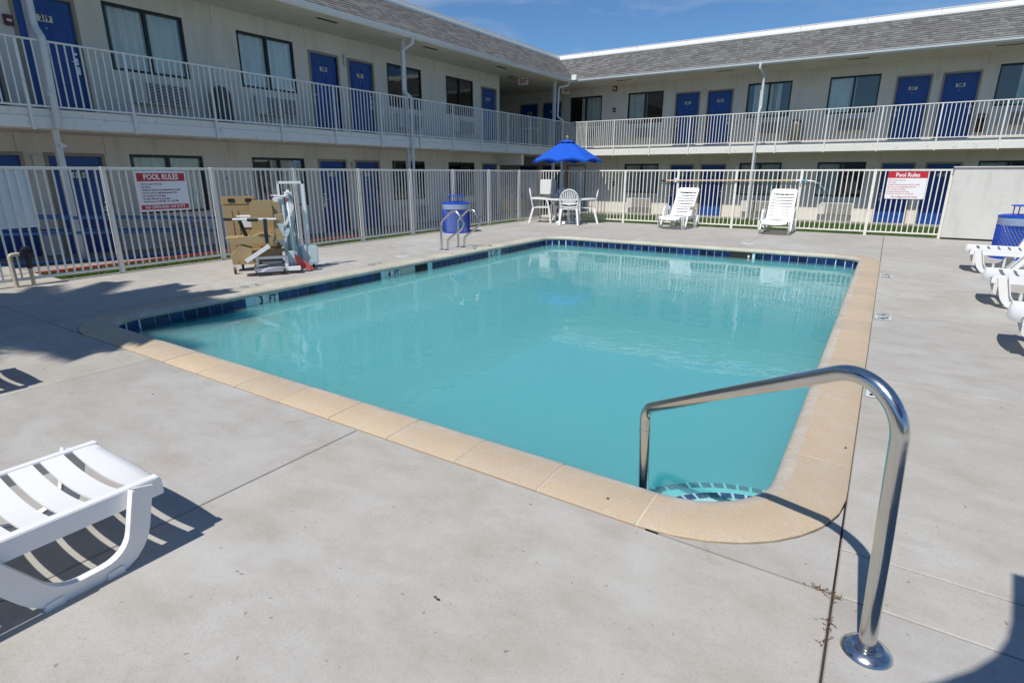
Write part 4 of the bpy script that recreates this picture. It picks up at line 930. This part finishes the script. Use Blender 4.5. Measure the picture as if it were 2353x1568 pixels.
# foot end (y=0) lands at world y .905; near side rail world x = -2.545 +- .33
L2 = dup(near, (-5.14, 1.12, D), R(180), 'white sun lounger off the left edge, known by its slatted shadow in the palm shade')
fl = make_lounger('upright white lounger turned slightly, left of the two in front of the far fence', (-4.72, 14.78, D), R(-5), 57, ky=.64, ns=5); fl.scale = (.97, .97, .93)
f2 = dup(fl, (-2.185, 14.76, D), R(1), 'upright white lounger facing the pool, right of the two in front of the far fence')
r1 = dup(near, (1.14, 11.02, D), R(-90), 'farthest white sun lounger of the right row, in front of the blue can')
r2 = dup(near, (1.09, 8.30, D), R(-90), 'white sun lounger on the right deck, second of the row')
r3 = dup(near, (1.04, 6.10, D), R(-90), 'nearest white sun lounger of the right row, only its foot end in view')

L2.scale = (.85,) * 3
for q in (r1, r2, r3): q.scale = (1, 1, 1)
# ------------------------------------------------------------------ plastic chairs
def make_chair(label, loc, rz):
    """local: sitter faces +y"""
    t = thing('plastic_chair', label, 'chair', loc, rz, 'white plastic chairs round the patio table')
    m = MB(); P = [(-.22, .23), (.22, .23), (.24, .10), (.21, -.20), (-.21, -.20), (-.24, .10)]; m.prism(P[::-1], 'z', .405, .425); m.box(-.225, .225, .205, .235, .37, .41, bev=.01); m.build('seat', PLASW, t)
    def bp(x, z): return (x, -.20 - .20 * (z - .42), z)
    arch = [bp(.235 * math.cos(a) if True else 0, .66 + .25 * math.sin(a)) for a in [math.pi * i / 14 for i in range(15)]]
    rim = [bp(.205, .43), bp(.225, .54)] + arch + [bp(-.225, .54), bp(-.205, .43)]
    m = MB(); m.tube(rim, .017, 8); m.tube([bp(-.21, .48), bp(0, .455), bp(.21, .48)], .014, 8); m.tube([bp(-.22, .56), bp(0, .53), bp(.22, .56)], .016, 8); br = m.build('back_rim', PLASW, t)
    for i in range(9):
        q = (i - 4) / 4; x1 = q * .205; z1 = .66 + .25 * math.sqrt(max(0, 1 - (x1 / .235) ** 2)); x0 = q * .12
        pa, pb = Vector(bp(x0, .545)), Vector(bp(x1, z1)); mm = (pa + pb) / 2 + Vector((q * .02, 0, 0)); MB().strip([pa, mm, pb], .030, .010, (1, 0, 0)).build('back_slat', PLASW, br)
    for s_ in (-1, 1):
        m = MB(); m.strip(fillet([bp(s_ * .225, .66), (s_ * .275, -.05, .655), (s_ * .27, .17, .64), (s_ * .262, .235, .42), (s_ * .275, .29, .0)], [.05, .08, .1], 5), .045, .042, (1, 0, 0)); m.build('armrest_leg', PLASW, t)
        m = MB(); m.strip([(s_ * .20, -.19, .42), (s_ * .225, -.25, .2), (s_ * .245, -.31, 0)], .045, .052, (1, 0, 0)); m.build('leg', PLASW, t)
    return t
TX, TY = -8.02, 15.22
ch1 = make_chair('white plastic fan-back chair with its back to the pool, nearest of the table set', (-7.62, 14.70, D), R(25)); ch1.scale = (1.08,) * 3
c2_ = dup(ch1, (-8.72, 14.93, D), R(-60), 'white plastic chair in profile at the left of the patio table')
c3_ = dup(ch1, (-7.46, 15.50, D), R(116), 'white plastic chair in profile at the right of the patio table')
c4_ = dup(ch1, (-8.35, 15.72, D), R(206), 'white plastic chair on the far side of the patio table in umbrella shade')
tb = thing('patio_table', 'round white plastic patio table under the blue umbrella', 'table', (TX, TY, D))
m = MB(); m.lathe([(0, .70), (.58, .70), (.60, .692), (.60, .672), (.585, .665), (0, .668)], seg=40); m.build('tabletop', PLASW, tb)
for k in range(4):
    a = R(45 + 90 * k); c, s_ = math.cos(a), math.sin(a); m = MB(); m.strip(fillet([(c * .46, s_ * .46, .665), (c * .30, s_ * .30, .42), (c * .33, s_ * .33, .20), (c * .47, s_ * .47, 0)], [.15, .12], 5), .07, .022, (-s_, c, 0)); m.build('leg', PLASW, tb)
m = MB(); m.lathe([(0, .07), (.05, .07), (.06, .06), (.26, .05), (.29, .0)], seg=26); tagm(m.build('umbrella_base', PLASW, loc=(TX, TY, D)), 'round white umbrella base under the patio table', 'umbrella base')
def umbrella(x, y, zc, rad, rot, label, ht, scallop=.17, sg=.06):
    t = thing('patio_umbrella', label, 'umbrella', (x, y, D + .05), rot)
    m = MB(); m.tube([(0, 0, 0), (0, 0, ht)], .019, 12); m.build('pole', WOOD, t)
    m = MB(); m.lathe([(0, .0), (.018, .0), (.020, .03), (.035, .05), (.04, .075), (.03, .10), (0, .112)], (0, 0, ht), 14); m.build('finial', BRASS, t)
    NS = 8; ze = zc
    for k in range(NS):      # each gore its own panel
        m = MB(); vs = []; nr, na = 8, 8
        for i in range(nr + 1):
            q = i / nr
            for j in range(na + 1):
                w = j / na; a = 2 * math.pi * (k + w) / NS; edge = math.cos(math.pi / NS) / math.cos((w - .5) * 2 * math.pi / NS)
                rr = rad * (.06 + .94 * q) * (edge if True else 1); sag = math.sin(math.pi * w)
                rr *= 1 - sg * sag * q ** 3
                z = ht - .03 - (ht - .03 - ze) * (q ** 1.12) - .05 * sag * q * (1 - q) + scallop * .45 * sag * (q ** 5)
                vs.append((rr * math.cos(a), rr * math.sin(a), z))
        m.add(vs, [(i * (na + 1) + j, i * (na + 1) + j + 1, (i + 1) * (na + 1) + j + 1, (i + 1) * (na + 1) + j) for i in range(nr) for j in range(na)], True)
        # valance hem
        e0 = nr * (na + 1); base = len(m.v)
        for j in range(na + 1): v = m.v[e0 + j]; m.v.append((v[0] * .985, v[1] * .985, v[2] - .05))
        for j in range(na): m.f.append((e0 + j, e0 + j + 1, base + j + 1, base + j)); m.sm.append(True)
        m.build('canopy_panel', UMB, t)
        a = 2 * math.pi * k / NS; m = MB(); m.tube([(0, 0, ht - .07), (rad * .97 * math.cos(a), rad * .97 * math.sin(a), ze - .015)], .008, 6); m.tube([(0, 0, ht - .55), (rad * .5 * math.cos(a), rad * .5 * math.sin(a), ht - .08 - (ht - ze) * .47)], .008, 6); m.build('rib', WOOD, t)
    m = MB(); vs = [(0, 0, ht + .01)] + [(rad * .23 * math.cos(2 * math.pi * k / 16), rad * .23 * math.sin(2 * math.pi * k / 16), ht - .085 - (.0 if k % 2 == 0 else -.02)) for k in range(16)]
    m.add(vs, [(0, 1 + k, 1 + (k + 1) % 16) for k in range(16)], True); m.build('vent_cap', UMB, t)
    return t
umbrella(TX, TY, 1.70, 1.05, R(14), 'open royal blue canvas umbrella over the white patio table', 2.30)
umbrella(1.51, 0.0, 2.0, 1.45, R(40.3), 'blue umbrella out of frame, added to cast the scalloped shadow in the bottom right corner', 2.45, sg=.12)  # unseen umbrella, added and shaped to cast the corner shadow
# ------------------------------------------------------------------ blue mesh trash cans
def can(x, y, label):
    t = thing('mesh_trash_can', label, 'trash can', (x, y, D), 0, 'blue mesh trash cans'); r_, h = .33, .70
    m = MB(); n = 40; rows = 20        # expanded-metal diamonds
    for sgn in (1, -1):
        for k in range(n):
            P = [(r_ * math.cos(2 * math.pi * (k + sgn * i * .42) / n), r_ * math.sin(2 * math.pi * (k + sgn * i * .42) / n), .02 + (h - .04) * i / rows) for i in range(rows + 1)]
            m.tube(P, .0072, 3, caps=False)
    o_ = m.build('mesh_body', CANB, t)
    m = MB(); m.lathe([(0, .03), (r_ - .03, .03), (r_ - .03, h - .10)], seg=28); m.build('inner_liner', LINER, t)
    m = MB(); m.lathe([(r_ + .006, h - .13), (r_ + .010, h - .11), (r_ + .006, h - .06), (r_ + .011, h - .02), (r_ + .008, h)], seg=36); m.build('bag_rim', LINER, t)
    for z in (.0, h): MB().lathe([(r_ + .015, z - .0), (r_ + .015, z + .03), (r_ - .02, z + .03), (r_ - .02, z)], seg=36).build('hoop', CANB, t)
    m = MB(); m.lathe([(r_ + .01, h + .03), (r_ - .05, h + .045), (.13, h + .045), (.13, h + .03)], seg=36); m.build('lid_ring', CANB, t)
    for a in (20, 110, 200, 290): MB().tube([(.17 * math.cos(R(a)), .17 * math.sin(R(a)), h + .04), (.17 * math.cos(R(a)), .17 * math.sin(R(a)), h + .19)], .009, 6).build('canopy_strut', CANB, t)
    m = MB(); m.lathe([(0, h + .21), (.19, h + .205), (.205, h + .19), (.19, h + .185), (0, h + .19)], seg=30); m.build('canopy', CANB, t)
    return t
can(-8.98, 11.22, 'blue mesh trash can behind the pool ladder, liner showing'); can(2.0, 13.0, 'blue mesh trash can at the right edge in front of the stucco wall')

# ------------------------------------------------------------------ pool lift (local: x to the right as seen, y away, z up)
rr_ = math.atan2(.83, .56)
lf = thing('pool_lift', 'portable pool lift with tan seat and cover on a white wheeled frame beside the pool', 'pool lift', (-9.4 * .8171, 6.3 * .8171, D), rr_)
K = .8171
def ll(name, mat, m): return m.build(name, mat, lf)
def sc(P): return [(a * K, b_ * K) for a, b_ in P]
def rbox(m, x0, x1, y0, y1, z0, z1, bev=.006, M=None): return m.box(x0 * K, x1 * K, y0 * K, y1 * K, z0 * K, z1 * K, M=M, bev=bev)
def tb_(m, P, r_, seg=10): return m.tube([(a * K, b_ * K, c * K) for a, b_, c in P], r_ * K, seg)
m = MB(); m.prism(sc([(-.70, .13), (-.34, .13), (.16, .16), (.16, .62), (-.18, 1.0), (-.20, 1.19), (-.74, 1.19)]), 'y', .12 * K, .42 * K); cover = ll('cover_shell', TAN, m)
m = MB(); rbox(m, -.76, -.18, .16, .24, 1.19, 1.35, .02); m.build('cover_handle_bar', TAN, lf)
m = MB(); rbox(m, -.64, -.53, .148, .159, 1.25, 1.31, .004); rbox(m, -.36, -.25, .148, .159, 1.25, 1.31, .004); ll('handle_slot', DARK, m)
m = MB()
for x in (-.60, -.50): rbox(m, x, x + .008, .112, .1205, .17, 1.1, 0)
ll('cover_seams', WOOD, m)
m = MB(); m.prism(sc([(-.44, .40), (.16, .40), (.16, .17), (-.30, .14)]), 'y', -.10 * K, .119 * K); ll('cover_step', TAN, m)
m = MB(); rbox(m, -.47, -.30, .105, .119, .80, 1.02, .002); ll('instruction_label', SIGNW, m)
# seat
P = []
for (cx, cz, a0) in ((-.20, .83, 180), (-.02, .83, 270), (-.02, 1.19, 0), (-.20, 1.19, 90)):
    for k in range(7): a = R(a0 + 15 * k); P.append((cx + .095 * math.cos(a), cz + .095 * math.sin(a)))
m = MB(); m.prism(sc(P), 'y', -.22 * K, -.12 * K); ll('seat_back', TAN, m)
m = MB(); m.prism(sc([(-.02, .78), (.10, .84), (.19, 1.0), (.20, 1.22), (.14, 1.28), (-.05, 1.28)]), 'y', -.119 * K, .02 * K); ll('seat_back_shell', TAN, m)
m = MB(); m.prism(sc([(-.72, .68), (-.30, .69), (-.14, .74), (.04, .70), (.12, .64), (.02, .57), (-.58, .57), (-.66, .62)]), 'y', -.56 * K, -.10 * K); ll('seat', TAN, m)
m = MB(); m.prism(sc([(-.34, .70), (-.28, .80), (-.22, .76), (-.10, .72), (.02, .76), (.06, .86), (.10, .70), (-.1, .66)]), 'y', -.30 * K, -.13 * K); ll('seat_cushion_lip', TAN, m)
m = MB(); m.prism(sc([(.10, .95), (.20, .70), (.24, .66), (.16, .62), (.04, .53), (.0, .60), (.07, .68)]), 'y', -.58 * K, -.50 * K); ll('side_bracket', TAN, m)
m = MB(); rbox(m, .09, .24, -.60, -.44, .91, 1.06, .01); ll('arm_bracket', TAN, m)
m = MB(); tb_(m, [(-.58, -.62, 1.0), (.12, -.62, .985)], .018); ll('armrest', LIFTW, m)
m = MB(); tb_(m, [(-.70, -.62, 1.005), (-.57, -.62, 1.0)], .026); ll('arm_grip', BLACKM, m); m = MB(); tb_(m, [(-.34, -.64, .985), (-.17, -.64, .98)], .028); ll('arm_grip', BLACKM, m)
m = MB(); tb_(m, [(-.52, -.10, 1.01), (-.25, -.10, 1.0)], .018); ll('armrest', LIFTW, m)
m = MB(); m.strip([(-.47 * K, -.5 * K, .99 * K), (-.43 * K, -.4 * K, .82 * K), (-.40 * K, -.3 * K, .69 * K)], .05, .006, (1, 0, 0)); ll('strap', STRAP, m); m = MB(); m.strip([(-.06 * K, -.65 * K, 1.0 * K), (-.07 * K, -.66 * K, .78 * K), (-.07 * K, -.62 * K, .58 * K)], .05, .006, (1, 0, 0)); ll('strap', STRAP, m)
m = MB(); m.prism(sc([(-.52, .56), (-.32, .49), (-.34, .40), (-.44, .32), (-.47, .24), (-.68, .37)]), 'y', -.62 * K, -.30 * K); ll('foot_rest', TAN, m)
m = MB(); m.strip([(-.04 * K, -.66 * K, .54 * K), (-.44 * K, -.66 * K, .29 * K)], .05, .05, (0, 1, 0)); ll('leg_arm', LIFTW, m)
# mast, frame, battery, actuator
m = MB(); rbox(m, .21, .27, -.06, .04, .20, 1.32); rbox(m, .32, .43, -.08, .04, .12, 1.33); ll('mast', LIFTG, m)
m = MB(); m.prism(sc([(.26, .12), (.52, .12), (.50, .45), (.42, .86), (.36, 1.2), (.30, 1.2)]), 'y', .0, .05 * K); ll('mast_gusset', LIFTG, m)
m = MB(); m.prism(sc([(.12, .60), (.31, .79), (.34, .76), (.22, .50), (.14, .50)]), 'y', -.2 * K, -.1 * K); m.prism(sc([(.10, .92), (.24, .92), (.24, .70), (.16, .66)]), 'y', -.36 * K, -.3 * K); ll('swing_arm', LIFTG, m)
m = MB(); m.box(.195 * K, .235 * K, .06 * K, .10 * K, 1.32 * K, 1.60 * K); m.box(.61 * K, .66 * K, .06 * K, .11 * K, .30 * K, 1.56 * K); m.box(.195 * K, .655 * K, .06 * K, .11 * K, 1.561 * K, 1.605 * K); ll('push_frame', LIFTW, m)
m = MB(); rbox(m, .62, .665, .055, .115, 1.56, 1.61, .004); ll('frame_cap', BLACKM, m)
m = MB(); rbox(m, .30, .43, -.14, -.02, 1.32, 1.46, .03); tb_(m, [(.08, -.1, 1.36), (.32, -.1, 1.345)], .016); tb_(m, [(.12, -.1, 1.30), (.32, -.1, 1.34)], .012); rbox(m, .10, .20, -.12, -.04, 1.24, 1.33, .01); ll('battery_box', SIGNW, m)
m = MB(); m.lathe([(0, -.016), (.016, -.01), (.018, .006), (.01, .018), (0, .02)], (.10 * K, -.1 * K, 1.35 * K), 12); rbox(m, .325, .35, -.17, -.145, 1.22, 1.31, .004); ll('red_button', REDP, m)
m = MB(); m.strip([(.455 * K, -.12 * K, 1.22 * K), (.275 * K, -.12 * K, .85 * K)], .035, .035, (0, 1, 0)); m.strip([(.255 * K, -.12 * K, 1.20 * K), (.255 * K, -.12 * K, .83 * K)], .02, .02, (0, 1, 0)); ll('actuator', LIFTW, m)
m = MB(); tb_(m, [(.36, -.14, 1.40), (.44, -.16, 1.30), (.46, -.14, 1.05), (.42, -.12, .80), (.44, -.1, .45)], .008, 6); ll('cable', BLACKM, m)
m = MB(); rbox(m, .33, .42, -.085, -.081, .98, 1.20, .001); ll('warning_label', SIGNW, m)
for (bx, bz) in ((.16, .98), (.10, .62), (.06, .60)):
    m = MB(); m.tube([(bx * K, -.61 * K, bz * K), (bx * K, -.585 * K, bz * K)], .012, 8); ll('bolt', BRUSH, m)
# base
Bm = Matrix.Rotation(R(-9), 4, 'Z')
m = MB()
for (x0, x1, y0, y1, z0, z1) in ((-.30, .44, -.52, -.42, .06, .13), (-.30, .52, .30, .38, .08, .14), (-.34, -.28, -.42, .30, .07, .13), (.34, .42, -.42, .30, .07, .13), (.05, .12, -.42, .30, .07, .12)): rbox(m, x0, x1, y0, y1, z0, z1)
rbox(m, -.30, -.25, -.42, -.36, .13, .33); rbox(m, -.25, .18, -.42, -.37, .28, .325); rbox(m, .18, .24, -.42, -.36, .13, .325); rbox(m, -.20, .14, -.2, -.15, .15, .20); ll('base_frame', LIFTW, m)
m = MB(); rbox(m, -.10, .36, -.36, .20, .131, .14, .002); ll('base_plate', ACM, m)
m = MB(); rbox(m, .235, .40, -.30, -.27, .08, .39, .02); ll('splash_panel', LIFTG, m)
m = MB(); rbox(m, .405, .80, .0, .03, .08, .44, .02); ll('splash_panel', LIFTG, m)
m = MB(); tb_(m, [(.335, -.35, 1.26), (.37, -.36, .06)], .010, 6); ll('flag_staff', LIFTW, m)
m = MB(); n = 8; vs = []
for i in range(n + 1):
    q = i / n
    for z in (0, 1): vs.append(((.36 + .34 * q) * K, (-.37 + .02 * math.sin(7 * q)) * K, ((.345 - .30 * q) if z else .05 + .015 * math.sin(6 * q)) * K))
m.add(vs, [(2 * i, 2 * i + 2, 2 * i + 3, 2 * i + 1) for i in range(n)]); ll('red_flag', REDFLAG, m)
for (x, y) in ((-.66, -.12), (-.55, .36), (.16, -.50), (.70, .1), (-.02, .30)):
    m = MB(); m.tube([(x * K - .015, y * K, .045), (x * K + .015, y * K, .045)], .045, 16); w_ = ll('wheel', BLACKM, m)
    m = MB(); m.box(x * K - .025, x * K + .025, y * K - .02, y * K + .02, .06, .11); m.build('fork', BRUSH, w_)

# ------------------------------------------------------------------ palm behind the camera that shades the left deck
def palm(x, y, h, label, nf=34, fr=2.25, seed=3):
    rd = random.Random(seed); t = thing('palm_tree', label, 'palm tree', (x, y, 0))
    m = MB(); P = [(.12 * math.sin(z * .5), .05 * z / h, z) for z in np.linspace(0, h, 14)]; m.tube(P, [.17 - .05 * i / 13 + (.012 if i % 2 else 0) for i in range(14)], 12); m.build('trunk', PALMT, t)
    frs = []
    for vv in range(4):
        m = MB(); rp = []; drop = .35 + .18 * vv
        for i in range(12): q = i / 11; rp.append(Vector((fr * q * (1 - .12 * drop * q), 0, .55 * math.sin(q * 2.0) * (1 - drop) * 1.2 - drop * 1.2 * q * q)))
        m.tube(rp, [.022 * (1 - .7 * i / 11) for i in range(12)], 5)
        for i in range(46):
            q = .12 + .88 * i / 46; k = min(10, int(q * 11)); p = rp[k].lerp(rp[k + 1], q * 11 - k); ln = .55 * (1 - abs(q - .45) * .95)
            for sgn in (-1, 1):
                tip = p + Vector((ln * .45, sgn * ln * .85, -.20 * ln - rd.uniform(0, .12))); wv = Vector((.026, 0, 0)); mid = p.lerp(tip, .5) + Vector((0, 0, .03))
                m.add([p - wv, p + wv, mid + wv * 1.2, mid - wv * 1.2, tip], [(0, 1, 2, 3), (3, 2, 4)])
        frs.append(m.mesh('frond', PALMG))
    for i in range(nf):
        a = i * 2.39996 + rd.uniform(-.2, .2); e = rd.uniform(-.5, .75)
        ob('frond', frs[i % 4], t, M=Matrix.Translation((.12 * math.sin(h * .5), .05, h)) @ Matrix.Rotation(a, 4, 'Z') @ Matrix.Rotation(-e, 4, 'Y'))
    return t
palm(-7.45, -1.9, 5.2, 'palm out of frame, known by its frond shadow over the left pool corner')
# dry weeds rooted in the deck crack
wt = MB(); rw = random.Random(5)
def twig(p, a, ln, d=0):
    q = [Vector(p)]; 
    for i in range(5): a += rw.uniform(-.5, .5); q.append(q[-1] + Vector((math.cos(a), math.sin(a), rw.uniform(-.1, .35))) * ln / 5)
    q = [Vector((v.x, v.y, max(v.z, D + .002))) for v in q]
    wt.tube(q, [.0013, .0011, .001, .0008, .0006, .0005], 4, caps=False)
    if d < 1:
        for k in (2, 4): twig(q[k], a + rw.uniform(-1.3, 1.3), ln * .45, d + 1)
for i in range(26):
    y = rw.choice([rw.uniform(1.94, 2.0), rw.uniform(1.72, 1.76), rw.uniform(1.80, 1.86)]); twig((EX1 + rw.uniform(-.01, .01), y, D + .002), rw.uniform(0, 6.28), rw.uniform(.010, .028))
for i in range(14): twig((EX1 - rw.uniform(0, .10), EY0 + .0 + rw.uniform(-.004, .01), D + .002), rw.uniform(0, 6.28), rw.uniform(.008, .022))
o = wt.build('dry_weeds', WEED); o['kind'] = 'stuff'
lv = MB()
for (x, y) in [(-5.9, 1.75), (-6.4, 1.55), (-7.3, 2.1), (-5.1, 1.4), (-1.1, 1.2), (.42, 1.72), (.3, 3.2), (-3.3, .9), (-7.9, 4.2), (.8, 4.4), (-2.0, 12.6), (-1.0, 13.9), (.9, 9.2), (1.0, 12.6), (.02, 3.25), (-.85, 2.1), (-8.2, 5.4), (-.9, 1.55), (.5, 2.9), (-3.9, 1.6), (-1.8, .9)]:
    a = rw.uniform(0, 6.28); l = rw.uniform(.005, .012); c, s_ = math.cos(a) * l, math.sin(a) * l; lv.add([(x - c, y - s_, D + .018), (x - s_ * .4, y + c * .4, D + .024), (x + c, y + s_, D + .019), (x + s_ * .4, y - c * .4, D + .019)], [(0, 1, 2, 3)])
o = lv.build('fallen_leaf_bits', WEED); o['kind'] = 'stuff'
